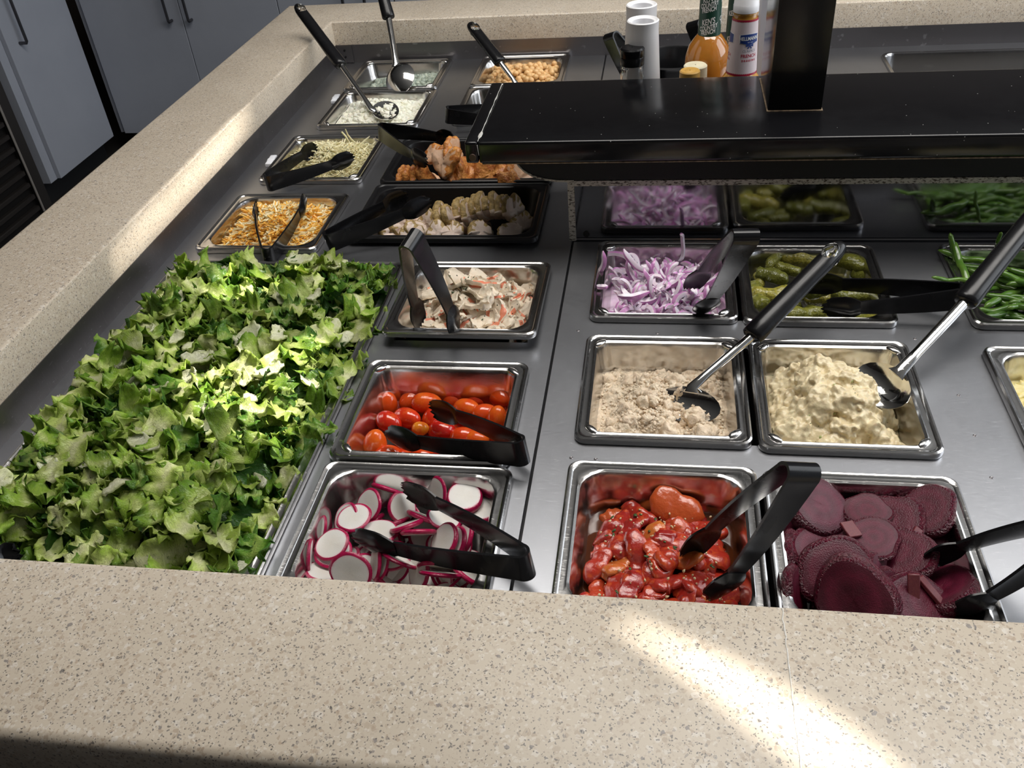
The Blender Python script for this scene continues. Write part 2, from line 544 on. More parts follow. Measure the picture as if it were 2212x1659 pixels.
# shallow dimple rivets on the deck
rv = []
for (u, v_) in ((1249, 714), (1420, 720), (1977, 732), (2071, 854), (2106, 941), (2142, 1032), (1234, 989), (1287, 992), (1826, 1023)):
    p = W(u, v_, 0); rv.append(lathe([(.0001, .0003), (.0012, .0005), (.0019, .0001), (.002, -.0005)], 12, (p.x, p.y, 0)))
v, f = joinvf(rv); o = part('rivets', v, f, FLANGE, dk)
o['kind'] = 'stuff'

PANL = dict(onion='square steel pan holding sliced red onion', pickle='square steel pan holding small green pickles',
            tuna='square steel pan holding flaky tuna salad', potato='square steel pan heaped with creamy pale salad',
            pepper='square steel pan holding red pepper strips in oil', beet='square steel pan holding sliced beets',
            bean='steel pan of green beans at the right edge', egg='steel pan of yellow egg salad at the right edge',
            crab='square steel pan heaped with crab salad, tipped up on its near side',
            tomato='square steel pan holding grape tomatoes', radish='square steel pan holding radish slices',
            lettuce='full-size long steel pan under the chopped lettuce', cheddar='steel pan holding orange and white shredded cheese',
            parm='steel pan holding pale yellow shredded cheese', chicken='black plastic pan holding herb chicken slices',
            orange='black plastic pan holding orange roast chicken, beside the shelf end', feta='steel pan holding white crumbled cheese cubes',
            blue='steel pan holding blue-veined cheese crumbles, in the far left corner', chick='steel pan holding chickpeas',
            dill='steel pan with a pale green filling, half hidden by the black shelf')
LUG = {'tuna', 'potato', 'tomato', 'onion', 'feta', 'blue', 'parm'}


def make_pan(k):
    x0, x1, y0, y1, z = PANS[k]; blk = k in ('chicken', 'orange'); mat = BLACKPAN if blk else PAN
    D = .10; ri = .026 if k not in LUG else .017; ro = .011
    P = [(0, -.0045, ro), (-.0005, -.001, ro), (.0002, .0018, ro), (.0018, .003, ro), (.0038, .0026, ro), (.0052, .0012, ro), (.0085, .0010, .5 * (ro + ri)),
         (.0105, .0018, ri), (.0128, .0006, ri), (.0145, -.004, ri), (.0165, -.022, ri), (.0178, -.0255, ri), (.0192, -.032, ri), (.027, -.085, ri), (.031, -.096, ri), (.040, -.1, .016)]
    rings = [rrect(x0 + i, x1 - i, y0 + i, y1 - i, z + h, max(.004, r - i * .25)) for i, h, r in P]
    n = len(rings[0]); V, Fc = loft(rings); Fc.append(tuple((len(P) - 1) * n + j for j in range(n)))
    # turn so normals look up/inward
    if k in LUG:
        for sx, cx in ((1, x0 + .0155), (-1, x1 - .0155)):
            for sy, cy in ((1, y0 + .0155), (-1, y1 - .0155)):
                bv, bf = blob(2, .0, 1, 1, (.0085, .0042, .0028))
                rot = np.array(Euler((0, 0, math.radians(-45 if sx * sy > 0 else 45))).to_matrix())
                bv = bv @ rot.T + np.array((cx, cy, z + .0012)); nn = len(V); V += [tuple(q) for q in bv]; Fc += [tuple(i + nn for i in q) for q in bf.tolist()]
    cx, cy = (x0 + x1) / 2, (y0 + y1) / 2
    o = part('food_pan', V, Fc, mat, origin=(cx, cy, z), sharp=35)
    tag(o, PANL[k], 'pan')
    if k == 'crab':
        o.rotation_euler = (math.radians(-2.2), 0, 0); o.location.z += .003
    return o


for k in PANS: make_pan(k)

#FOODS#
# ------------------------------------------------------------------ black serving shelf, its apron, guard panel and post
ZS = .150; SY0, SY1 = 1.003, 1.212; SX0 = -.231; SX1 = 1.35
sh = empty('serving_shelf', (0, 1.1, ZS)); tag(sh, 'long black painted shelf running over the middle of the salad bar', 'shelf')
v, f = bbox(SX0 + .0165, SX1, SY0, SY1, ZS - .027, ZS, .0035, 3); part('shelf_board', v, f, PAINT, sh)
v, f = bbox(SX0, SX0 + .0158, SY0 + .001, SY1, ZS - .027, ZS, .0035, 3); ec = part('end_cap', v, f, PAINT, sh)
v, f = lathe([(0, -.0008), (.0042, -.0006), (.0046, .0), (.0046, .002)], 16); o = part('screw', [(SX0 + .009 + a, SY0 - .0006 - 0 + c_ * 1., ZS - .0185 + b_) for a, b_, c_ in v], f, simple('rusty_screw', (.10, .07, .055), .5, metal=.7), ec)
chip = simple('chipped_paint_edge', (.55, .55, .52), .7)
cm = []
for k in range(26):
    t = k / 25; y = SY0 + .004 + t * (SY1 - SY0 - .01); w = .0004 + .0011 * max(0, noise.noise(Vector((t * 9, 1, 2)))) + (.002 if .06 < t < .16 else 0)
    cm.append(((SX0 + .0162 + .0006 * noise.noise(Vector((t * 14, 5, 2))), y, ZS - .0003), (w, .0005)))
v, f = tube([q[0] for q in cm], [q[1] for q in cm], 6, up=Vector((1, 0, 0))); part('chipped_edge', v, f, chip, sh)
v, f = tube([(SX0 + .016, SY0 - .0002, ZS - .003), (SX0 + .0168, SY0 - .0002, ZS - .016)], [(.0006, .0004), (.0003, .0003)], 6); part('chipped_edge', v, f, chip, sh)
ply = mottled('bare_plywood_edge', (.28, .20, .12), (.09, .06, .04), 150, .7, .3)
v, f = box(SX0 + .02, SX1, SY0 + .0005, SY0 + .012, ZS - .0281, ZS - .0268); part('underside_edge', v, f, ply, sh, smooth=False)
# apron with a curved cut-away at its left end
AY0, AY1 = 1.036, 1.050; AZ0, AZ1 = .0855, ZS - .0275
prof = [(SX1, AZ1), (SX1, AZ0), (-.104, AZ0), (-.125, AZ0 + .0005), (-.140, AZ0 + .0025), (-.155, AZ0 + .007), (-.166, AZ0 + .014), (-.173, AZ0 + .022), (-.178, AZ0 + .031), (-.180, AZ1)]
apm = NT('stained_black_board'); co = apm.co()
ff = apm.ramp(apm.noise(co, 260, 5, .75), [(.64, (0, 0, 0)), (.70, (1, 1, 1))])
zone = apm.ramp(apm.noise(co, 9, 2), [(.45, (0, 0, 0)), (.7, (1, 1, 1))])
apm.set(col=apm.mix(apm.math('MULTIPLY', ff, zone), (.006, .006, .006), (.10, .065, .03)), rough=.75)
V = [(x, AY0, z) for x, z in prof] + [(x, AY1, z) for x, z in prof]; n = len(prof)
Fc = [tuple(range(n)), tuple(range(2 * n - 1, n - 1, -1))] + [(i, (i + 1) % n, n + (i + 1) % n, n + i) for i in range(n)]
part('apron', V, Fc, apm.m, sh, smooth=False)
rings = []
for x, z in prof[2:]:
    rings.append([(x, AY0 - .0012, z - .0022), (x, AY1, z - .0022), (x, AY1, z + .0002), (x, AY0 - .0012, z + .0002)])
V, Fc = loft(rings, True, True, True); part('apron_trim', V, Fc, TRIM, sh, smooth=False)
for nm, (a, b) in (('support_bracket', (.45, .47)), ('support_bracket', (1.2, 1.22))):
    v, f = box(a, b, 1.052, 1.075, -.0005, AZ1); part(nm, v, f, PAINT, sh, smooth=False)
# guard panel below the apron
gp = empty('guard_panel', (0, 1.042, .003)); tag(gp, 'scratched smoky mirror-like panel below the black shelf, reflecting the onions and pickles', 'panel')
q = NT('smoky_mirror_panel'); co = q.co()
vo = q.vor(q.mapp(co, (40, 40, 90)), 6, 'DISTANCE_TO_EDGE'); sc = q.ramp(vo.outputs[0], [(0, (1, 1, 1)), (.025, (0, 0, 0))])
q.set(col=q.mix(q.math('MULTIPLY', sc, .3), (.33, .33, .345), (.5, .5, .5)), metal=1., rough=q.math('ADD', q.math('MULTIPLY', q.noise(q.mapp(co, (1, 1, 3)), 26, 4), .16), .0))
PANELM = q.m
v, f = box(SX + .0035, SX1, 1.040, 1.043, .002, .0795); part('panel_sheet', v, f, PANELM, gp, smooth=False)
v, f = box(SX - .0055, SX + .0028, 1.0375, 1.044, -.0005, .0835); part('side_trim', v, f, TRIM, gp, smooth=False)
v, f = box(SX + .003, SX1, 1.0375, 1.044, .0765, .0835); part('top_trim', v, f, TRIM, gp, smooth=False)
for x in (SX + .0165, .52):
    v, f = tube([(x, 1.0401, .0085), (x, 1.0385, .0085)], [.0045, .004], 18); part('screw', v, f, simple('dark_screw', (.03, .028, .026), .5, metal=.6), gp)
# post
pm = simple('black_post_enamel', (.005, .005, .005), .22)
po = empty('shelf_post', (.16, 1.10, ZS)); tag(po, 'thick square black post rising from the shelf', 'post')
v, f = bbox(.1275, .190, 1.083, 1.196, ZS, 1.99, .002, 2); part('post_column', v, f, pm, po)
v, f = bbox(.1262, .1913, 1.0815, 1.1975, ZS, ZS + .0012, .0004, 1); part('caulk_line', v, f, ply, po)

# ------------------------------------------------------------------ cabinets across the aisle
cabm = mottled('grey_white_laminate', (.33, .35, .40), (.36, .38, .43), 4, .45, .05)
kick = simple('black_kick', (.008, .008, .009), .6)
hm = simple('dark_bar_handle', (.10, .10, .11), .35, metal=.8)
XC, YC, KZ, CT = -2.20, 3.27, -.725, .10


def cab(name, label, body, doors, axis, handles):
    e = empty(name, (body[0], body[2], FL)); tag(e, label, 'cabinet')
    v, f = box(*body, KZ, CT); part('carcass', v, f, cabm, e, smooth=False)
    if axis == 'x': v, f = box(body[0], body[1], body[2] + .06, body[3], FL, KZ)
    else: v, f = box(body[0], body[1] - .06, body[2], body[3], FL, KZ)
    part('kick_plate', v, f, kick, e, smooth=False)
    for (a, b), hs in zip(doors, handles):
        if axis == 'x': v, f = bbox(a + .0015, b - .0015, body[2] - .018, body[2] - .0005, KZ + .001, CT - .01, .0012, 1)
        else: v, f = bbox(body[1] + .0005, body[1] + .018, a + .0015, b - .0015, KZ + .001, CT - .01, .0012, 1)
        d = part('door', v, f, cabm, e, smooth=False)
        for h in hs:
            if axis == 'x': p = [(h, body[2] - .018, -.29), (h, body[2] - .042, -.29), (h, body[2] - .046, -.285), (h, body[2] - .046, -.06), (h, body[2] - .042, -.055), (h, body[2] - .018, -.055)]
            else: p = [(body[1] + .018, h, -.25), (body[1] + .045, h, -.25), (body[1] + .048, h, -.245), (body[1] + .048, h, -.05), (body[1] + .045, h, -.045), (body[1] + .018, h, -.045)]
            v, f = tube(p, .0055, 8); part('handle', v, f, hm, d)


cab('base_cabinet', 'pale grey cabinet with paired bar handles standing across the aisle', (-2.19, -.95, YC + .018, 3.9),
    [(-2.165, -1.772), (-1.772, -1.388), (-1.388, -.95)], 'x', [[-1.815], [-1.735], [-1.13, -1.05]])
cab('base_cabinet', 'pale grey cabinet behind the worktop to the right of the paired-handle doors', (-.948, .4, YC + .018, 3.9), [(-.948, -.5), (-.5, -.03), (-.03, .4)], 'x', [[], [], []])
cab('base_cabinet', 'pale grey cabinet turned sideways beside the dark grille', (-2.9, XC - .018, 2.80, YC - .0), [(2.84, 3.245)], 'y', [[2.905]])
# dark slatted cooler at the left edge
gr = empty('display_cooler', (-2.5, 2.5, FL)); tag(gr, 'dark cooler with a slatted grille at the left edge of the floor', 'cooler')
dkm = simple('dark_cooler_metal', (.018, .016, .015), .45, metal=.3)
v, f = box(-2.9, -2.26, 2.2, 2.785, FL, .2); part('cooler_body', v, f, dkm, gr, smooth=False)
v, f = bbox(-2.26, -2.235, 2.735, 2.785, FL, .2, .003, 1); part('frame_post', v, f, simple('cooler_frame', (.05, .045, .042), .4, metal=.5), gr)
slm = simple('grille_slat', (.035, .03, .027), .5, metal=.4)
sv = None
for k in range(14):
    z = -.79 + k * .045; o = part('slat', *bbox(-2.258, -2.238, 2.25, 2.72, z, z + .018, .003, 1), slm, gr)
v, f = bbox(-2.236, -2.232, 2.722, 2.732, -.80, -.20, .001, 1); part('edge_strip', v, f, simple('worn_edge_strip', (.22, .20, .18), .6), gr)
# ================================================================== food
def inside(k, u, v, mg=.022):
    x0, x1, y0, y1, z = PANS[k]
    return x0 + mg + u * (x1 - x0 - 2 * mg), y0 + mg + v * (y1 - y0 - 2 * mg)


def rot_n(n, spin=0.):
    q = Vector(n).normalized().to_track_quat('Z', 'Y').to_matrix() @ Matrix.Rotation(spin, 3, 'Z')
    return q.to_euler()


def zone(k, x, y):
    x0, x1, y0, y1, z = PANS[k]; i = min(2, int(3 * (x - x0) / (x1 - x0))); j = min(2, int(3 * (y - y0) / (y1 - y0)))
    return (('front left corner', 'front middle', 'front right corner'), ('left side', 'middle', 'right side'), ('back left corner', 'back middle', 'back right corner'))[max(j, 0)][max(i, 0)]


def piece(name, me, loc, rot, label, cat, group, scale=None):
    o = obj(name, me, None, loc, rot, scale); return tag(o, label, cat, group)


# ---- leaf material
def leaf_mat(name, pale, mid, dark):
    q = NT(name); co = q.co(); oi = q.n('ShaderNodeObjectInfo')
    sx = q.n('ShaderNodeSeparateXYZ'); q.l(co, sx.inputs[0])
    ab = q.math('ABSOLUTE', sx.outputs[0])
    nz = q.noise(co, 90, 4, .6)
    k = q.math('ADD', q.math('MULTIPLY', ab, 70), q.math('MULTIPLY', q.math('SUBTRACT', nz, .5), 1.6))
    c = q.ramp(k, [(.0, pale), (.42, mid), (1., dark)])
    vein = q.noise(q.mapp(co, (1, 3.2, 1)), 130, 3, .6); vv = q.ramp(vein, [(.46, (0, 0, 0)), (.5, (1, 1, 1)), (.54, (0, 0, 0))])
    c = q.mix(q.math('MULTIPLY', vv, .16), c, pale)
    hs = q.n('ShaderNodeHueSaturation'); q.l(c, hs.inputs['Color'])
    q.l(q.math('ADD', q.math('MULTIPLY', oi.outputs['Random'], .62), .62), hs.inputs['Value'])
    hs.inputs['Saturation'].default_value = 1.0; c = hs.outputs[0]
    q.set(col=c, rough=.36, spec=.45)
    b = q.bump(q.math('ADD', q.math('MULTIPLY', vv, -.35), q.noise(co, 150, 3)), .6, .0022)
    tr = q.n('ShaderNodeBsdfTranslucent'); q.l(c, tr.inputs[0]); q.l(b, tr.inputs['Normal'])
    mx = q.n('ShaderNodeMixShader'); mx.inputs[0].default_value = .38
    q.l(q.b.outputs[0], mx.inputs[1]); q.l(tr.outputs[0], mx.inputs[2])
    q.l(mx.outputs[0], q.t.nodes['Material Output'].inputs[0]); return q.m


LEAFM = [leaf_mat('romaine_dark', (.40, .54, .13), (.15, .33, .035), (.045, .16, .016)),
         leaf_mat('romaine_green', (.64, .74, .25), (.38, .57, .07), (.18, .36, .030)),
         leaf_mat('romaine_light', (.88, .90, .52), (.72, .82, .28), (.48, .66, .10)),
         leaf_mat('romaine_rib', (.86, .86, .66), (.80, .82, .54), (.66, .74, .32))]


def leaf(seed, a, b, ruffle, curl, n=11, thick=.0004):
    rr = random.Random(seed); o = Vector((seed * 1.7, seed * .9, 0)); V = []
    sk = rr.uniform(-.7, .7); fold = rr.uniform(-.9, 1.3); ph = rr.uniform(0, 6); tp = rr.uniform(-.35, .35); fx = rr.uniform(-.5, .5); bnd = rr.uniform(-1, 1)
    for j in range(n):
        for i in range(n):
            u = i / (n - 1) * 2 - 1; v = j / (n - 1) * 2 - 1
            e = max(abs(u), abs(v))
            # straight knife cuts across, frilly edge along one long side
            fr = 1 + (.16 * noise.noise(Vector((v * 4.5, 3, seed))) + .10 * noise.noise(Vector((v * 11, 7, seed)))) * (1 if u > 0 else .3)
            cr = 1 - .26 * (abs(u) * abs(v)) ** 3
            x = (u * a * fr * (1 + tp * v) + sk * v * a * .5) * cr; y = v * b * (1 + .22 * noise.noise(Vector((u * 1.8, 0, seed))) + .05 * noise.noise(Vector((u * 7, 0, seed)))) * cr
            up = max(0, (u - fx)); z = fold * up * a * 1.0 + curl * (u * a) ** 2 * 20 + bnd * .35 * b * v * v
            z += ruffle * max(0, abs(u) - .15) * (1.1 * math.sin(v * 5.5 + ph) + .8 * math.sin(v * 11 + 2 * ph) * abs(u)) + ruffle * .7 * noise.noise(Vector((u * 2.6, v * 2.6, 4)) + o) + ruffle * .35 * noise.noise(Vector((u * 7, v * 7, 1)) + o)
            V.append((x, y, z))
    m_ = n * n; V2 = V + [(x, y, z - thick) for x, y, z in V]
    Fc = []
    for j in range(n - 1):
        for i in range(n - 1):
            q = j * n + i; Fc += [(q, q + 1, q + n + 1, q + n), (q + m_, q + n + m_, q + n + 1 + m_, q + 1 + m_)]
    edge = [i for i in range(n)] + [j * n + n - 1 for j in range(1, n)] + [(n - 1) * n + i for i in range(n - 2, -1, -1)] + [j * n for j in range(n - 2, 0, -1)]
    for k in range(len(edge)):
        p, r = edge[k], edge[(k + 1) % len(edge)]; Fc.append((p, p + m_, r + m_, r))
    return V2, Fc


def lz(x, y):
    x0, x1, y0, y1, z = PANS['lettuce']
    u = (x - x0) / (x1 - x0); v = (y - y0) / (y1 - y0)
    e = min(u, 1 - u, v * 1.6, (1 - v) * 1.8); e = max(0, min(1, e / .22)); e = e * e * (3 - 2 * e)
    return -.004 + .038 * e + .010 * noise.noise(Vector((x * 14, y * 14, 3))) + (.010 if u < .5 else 0) * (1 - u * 2) * (1 - v)


LV = {0: [], 1: [], 2: [], 3: []}
for kk in range(4):
    for s in range(9):
        a = rnd(.009, .018) if kk < 3 else rnd(.006, .010); b = rnd(.009, .022) if kk < 3 else rnd(.009, .015)
        LV[kk].append(leaf(kk * 20 + s + 3, a, b, (.0050, .0056, .0046, .0010)[kk], rnd(-1.4, 1.6), thick=(.0005, .0005, .0007, .0022)[kk]))
LME = {kk: [mesh('lettuce_leaf', V, Fc, LEAFM[kk], sharp=None) for V, Fc in LV[kk]] for kk in LV}
lab = ['dark green chopped romaine leaf in the long steel pan', 'mid-green ruffled chopped romaine leaf in the long steel pan',
       'yellow-green chopped romaine leaf in the long steel pan', 'pale crisp romaine rib piece in the long steel pan']
grp = ['dark romaine leaves in the lettuce pan', 'mid-green romaine leaves in the lettuce pan', 'yellow-green romaine leaves in the lettuce pan', 'pale romaine rib pieces in the lettuce pan']
x0, x1, y0, y1, _ = PANS['lettuce']
pick = [0] * 20 + [1] * 31 + [2] * 38 + [3] * 16
NXL, NYL = 13, 22
for j in range(NYL):
    for i in range(NXL):
        u = (i + .5 + rnd(-.45, .45)) / NXL; v = (j + .5 + rnd(-.45, .45)) / NYL
        x = x0 + .002 + u * (x1 - x0 - .006); y = y0 + .004 + v * (y1 - y0 - .012)
        kk = R_.choice(pick); me = R_.choice(LME[kk])
        tl = rnd(.05, 1.05) if kk < 3 else rnd(.05, .6)
        an = rnd(0, 6.28); n_ = (math.sin(tl) * math.cos(an), math.sin(tl) * math.sin(an) - .15, math.cos(tl))
        piece('lettuce_leaf', me, (x, y, lz(x, y) + rnd(-.001, .011)), rot_n(n_, rnd(0, 6.28)), lab[kk] + ', ' + zone('lettuce', x, y), 'lettuce', grp[kk], rnd(.85, 1.2))
ms = Mass()
for k in range(900):
    x = rnd(x0 + .004, x1 - .008); y = rnd(y0 + .01, y1 - .012); kk = R_.choice(pick); V, Fc = R_.choice(LV[kk])
    tl = rnd(.1, 1.2); an = rnd(0, 6.28)
    ms.add(V, Fc, (x, y, lz(x, y) - rnd(.006, .018)), tuple(rot_n((math.sin(tl) * math.cos(an), math.sin(tl) * math.sin(an), math.cos(tl)), rnd(0, 6.28))), rnd(.7, 1.1), kk)
NG = 24; hv = []
for j in range(NG + 1):
    for i in range(NG + 1):
        x = x0 + .018 + i / NG * (x1 - x0 - .036); y = y0 + .018 + j / NG * (y1 - y0 - .036); hv.append((x, y, lz(x, y) - .014))
ms.add(hv, [(j * (NG + 1) + i, j * (NG + 1) + i + 1, (j + 1) * (NG + 1) + i + 1, (j + 1) * (NG + 1) + i) for j in range(NG) for i in range(NG)], mi=0)
ms.build('chopped_lettuce', LEAFM, 'heap of smaller chopped romaine filling the long steel pan below the top leaves', 'lettuce')


# ---- heaps
def heap(k, zf, mat, name, label, cat, n=90, mg=.0168, build=True):
    x0, x1, y0, y1, z = PANS[k]; V = []
    for j in range(n + 1):
        for i in range(n + 1):
            u, v = i / n, j / n; x, y = inside(k, u, v, mg)
            V.append((x, y, zf(x, y, u, v)))
    Fc = [(j * (n + 1) + i, j * (n + 1) + i + 1, (j + 1) * (n + 1) + i + 1, (j + 1) * (n + 1) + i) for j in range(n) for i in range(n)]
    return V, Fc


def fbm(x, y, s, o=0, oct=4, ridge=False):
    t = 0; a = 1; f = s; tot = 0
    for _ in range(oct):
        q = noise.noise(Vector((x * f + o, y * f, o * .7))); q = (1 - abs(q) * 2) if ridge else q
        t += a * q; tot += a; a *= .5; f *= 2.1
    return t / tot


def edgef(u, v, w=.2):
    e = max(0, min(1, min(u, 1 - u, v, 1 - v) / w)); return e * e * (3 - 2 * e)


# tuna salad
tunam = mottled('tuna_flakes', (.86, .71, .53), (.66, .52, .37), 130, .5, .7, .0015, sss=.15, bscale=420)


def tz(x, y, u, v):
    h = -.028 - .004 * (1 - edgef(u, v)) + .016 * edgef(u, v, .35) + .006 * (1 - v) + .016 * fbm(x, y, 28, 3) + .004 * fbm(x, y, 90, 8, 3, True)
    h -= .020 * math.exp(-((u - .63) ** 2 / .012 + (v - .36) ** 2 / .03))      # scooped hollow in front of the spoon
    return h + .004 * (1 - v)


ms = Mass(); V, Fc = heap('tuna', tz, tunam, '', '', ''); ms.add(V, Fc)
fl = [blob(2, .45, 1.5, s, (1, .6, .5), .5) for s in range(8)]
clump = [blob(3, .5, 1.6, s + 60, (1, .8, .7), .5) for s in range(6)]
for k in range(120):
    u, v = R_.random(), R_.random(); x, y = inside('tuna', u, v, .026); V, Fc = R_.choice(clump)
    ms.add(V, Fc, (x, y, tz(x, y, u, v) - rnd(0, .002)), (rnd(0, 6), rnd(0, 6), rnd(0, 6)), rnd(.004, .0105))
for k in range(4600):
    u, v = R_.random(), R_.random(); x, y = inside('tuna', u, v)
    V, Fc = R_.choice(fl); ms.add(V, Fc, (x, y, tz(x, y, u, v) + rnd(-.001, .002)), (rnd(-.6, .6), rnd(-.6, .6), rnd(0, 6.3)), rnd(.0011, .0030))
ms.build('tuna_salad', [tunam], 'finely flaked beige tuna salad with a spoon stuck in it', 'salad')

# creamy chunky salad
creamm = mottled('creamy_salad', (.82, .71, .47), (.68, .56, .34), 70, .30, .5, .0018, sss=.2, bscale=240)
celery = mottled('celery_bit', (.36, .42, .14), (.46, .50, .22), 90, .35, .2)
herbm = mottled('herb_fleck', (.02, .05, .008), (.05, .10, .015), 200, .5, .2)
garlic = mottled('garlic_bit', (.62, .50, .28), (.72, .60, .36), 200, .45, .2)


def cz(x, y, u, v):
    h = -.022 + .036 * edgef(u, v, .42) + .012 * fbm(x, y, 26, 11) + .006 * fbm(x, y, 60, 5)
    return h + .014 * math.exp(-((u - .35) ** 2 + (v - .78) ** 2) / .03)


ms = Mass(); V, Fc = heap('potato', lambda x, y, u, v: cz(x, y, u, v) - .004, creamm, '', '', '', 40, .020); N1 = 41; nb = len(V)
V = V + [(x, y, -.06) for x, y, z in V]; Fc = Fc + [tuple(i + nb for i in reversed(f)) for f in Fc]
ed = [i for i in range(N1)] + [j * N1 + N1 - 1 for j in range(1, N1)] + [(N1 - 1) * N1 + i for i in range(N1 - 2, -1, -1)] + [j * N1 for j in range(N1 - 2, 0, -1)]
Fc += [(ed[(k + 1) % len(ed)], ed[k], ed[k] + nb, ed[(k + 1) % len(ed)] + nb) for k in range(len(ed))]
ms.add(V, Fc)
bl = [blob(3, .6, 1.5, s + 30, (1, .85, .75), .45) for s in range(10)]
for k in range(230):
    u, v = R_.random(), R_.random(); x, y = inside('potato', u, v, .028)
    V, Fc = R_.choice(bl); ms.add(V, Fc, (x, y, cz(x, y, u, v) + rnd(-.003, .003)), (rnd(0, 6), rnd(0, 6), rnd(0, 6)), rnd(.005, .0125))
po_ = ms.build('chunky_salad', [creamm], 'chunky creamy pale salad heaped around a large spoon', 'salad'); remesh(po_, .0011, 2); ms = Mass()
sb = blob(1, .3, 1.4, 5, (1, .6, .5))
for k in range(46):
    u, v = R_.random(), R_.random(); x, y = inside('potato', u, v, .03)
    ms.add(sb[0], sb[1], (x, y, cz(x, y, u, v) + .005), (rnd(0, 6), rnd(0, 6), rnd(0, 6)), rnd(.002, .0036), 1)
for k in range(90):
    u, v = R_.random(), R_.random(); x, y = inside('potato', u, v, .03)
    ms.add(sb[0], sb[1], (x, y, cz(x, y, u, v) + .0075), (rnd(0, 6), rnd(0, 6), rnd(0, 6)), rnd(.0004, .0008), 2)
ms.build('celery_and_herb_bits', [creamm, celery, herbm], 'green celery bits and dark flecks dotting the creamy pale salad', 'celery')

# egg salad (right edge)
eggm = mottled('egg_salad_yellow', (.80, .66, .24), (.88, .80, .50), 70, .35, .3, .0015, sss=.2, bscale=200)


def ez(x, y, u, v): return -.024 + .016 * edgef(u, v, .3) + .006 * fbm(x, y, 40, 2)


ms = Mass(); V, Fc = heap('egg', ez, eggm, '', '', '', 50); ms.add(V, Fc)
for k in range(260):
    u, v = R_.random(), R_.random(); x, y = inside('egg', u, v, .027); V, Fc = R_.choice(bl)
    ms.add(V, Fc, (x, y, ez(x, y, u, v)), (rnd(0, 6), rnd(0, 6), rnd(0, 6)), rnd(.003, .0075))
ms.build('egg_salad', [eggm], 'yellow lumpy egg salad in the pan at the right edge', 'salad')

# feta cubes, blue cheese, pale dill filling
whitem = mottled('white_cheese', (.84, .82, .68), (.90, .88, .76), 90, .5, .25, .001, sss=.2)
bluem = mottled('blue_veined_cheese', (.55, .60, .50), (.20, .26, .22), 140, .5, .3, .001, sss=.1)
cubeV = np.array([(x, y, z) for z in (-1, 1) for y in (-1, 1) for x in (-1, 1)], float); cubeF = [(0, 2, 3, 1), (4, 5, 7, 6), (0, 1, 5, 4), (2, 6, 7, 3), (0, 4, 6, 2), (1, 3, 7, 5)]
cb = [bbox(-1, 1, -.9, .9, -.8, .85, .35, 2) for _ in range(1)]
cb = [(np.array([tuple(p) for p in cb[0][0]]), cb[0][1])]


def fz(x, y, u, v): return -.010 + .022 * edgef(u, v, .5) + .003 * fbm(x, y, 40, 7)


ms = Mass(); V, Fc = heap('feta', fz, whitem, '', '', '', 30); ms.add(V, Fc)
for k in range(560):
    u, v = R_.random(), R_.random(); x, y = inside('feta', u, v, .024)
    ms.add(cb[0][0], cb[0][1], (x, y, fz(x, y, u, v) + rnd(0, .003)), (rnd(0, 6), rnd(0, 6), rnd(0, 6)), rnd(.0026, .0046))
ms.build('crumbled_white_cheese', [whitem], 'small white cheese cubes with a slotted spoon resting in them', 'cheese')


def bz(x, y, u, v): return -.030 + .014 * edgef(u, v, .4) + .010 * u + .004 * fbm(x, y, 50, 9)


ms = Mass(); V, Fc = heap('blue', bz, bluem, '', '', '', 30); ms.add(V, Fc)
for k in range(420):
    u, v = R_.random(), R_.random(); x, y = inside('blue', u, v, .024); V, Fc = R_.choice(fl)
    ms.add(V * np.array((1, 1.6, 1.8)), Fc, (x, y, bz(x, y, u, v) + rnd(0, .003)), (rnd(0, 6), rnd(0, 6), rnd(0, 6)), rnd(.003, .0065))
ms.build('blue_cheese_crumbles', [bluem], 'grey-green blue cheese crumbles beneath a large serving spoon', 'cheese')
palem = mottled('pale_green_filling', (.48, .52, .24), (.56, .58, .32), 60, .3, .2)
ms = Mass(); V, Fc = heap('dill', lambda x, y, u, v: -.022 + .004 * fbm(x, y, 40, 9), palem, '', '', '', 30); ms.add(V, Fc)
ms.build('pale_green_filling', [palem], 'smooth pale green filling mostly hidden behind the black shelf', 'salad')


# shredded cheeses
def shred(seed, L, w, bend):
    rr = random.Random(seed); pts = []
    for i in range(5):
        t = i / 4 * 2 - 1; pts.append(Vector((t * L, bend * L * t * t + rr.uniform(-.04, .04) * L, rr.uniform(-.10, .10) * L)))
    return tube(pts, [(w * .55, w), (w, w * 1.1), (w, w), (w, w), (w * .5, w * .8)], 4)


orm = mottled('cheddar_orange', (.94, .48, .07), (.97, .58, .13), 90, .42, .2, sss=.2)
wjm = mottled('jack_white', (.98, .84, .50), (.98, .88, .58), 90, .42, .2, sss=.2)
prm = mottled('parmesan_shred', (.84, .76, .46), (.90, .84, .58), 90, .45, .2, sss=.2)


def shreds(k, zf, mats, wts, N, L, w, name, label, over=()):
    ms = Mass(); V, Fc = heap(k, lambda x, y, u, v: zf(x, y, u, v) - .008, mats[0], '', '', '', 30); ms.add(V, Fc)
    sv = [shred(s, 1, w, rnd(-.35, .35)) for s in range(12)]
    for _ in range(N):
        u, v = R_.random(), R_.random(); x, y = inside(k, u, v, .027); V, Fc = R_.choice(sv)
        ms.add([tuple(p) for p in V], Fc, (x, y, zf(x, y, u, v) + rnd(-.002, .004)), (rnd(-.45, .45), rnd(-.45, .45), rnd(0, 6.3)), rnd(L * .6, L * 1.2), R_.choice(wts))
    for (px, py, zz, n3) in over:
        p = W(px, py, zz); V, Fc = R_.choice(sv); ms.add([tuple(q) for q in V], Fc, p, n3, L * 1.4, wts[-1])
    ms.build(name, mats, label, 'cheese', smooth=False)


def chz(x, y, u, v): return -.008 + .026 * edgef(u, v, .45) + .007 * fbm(x, y, 30, 4)


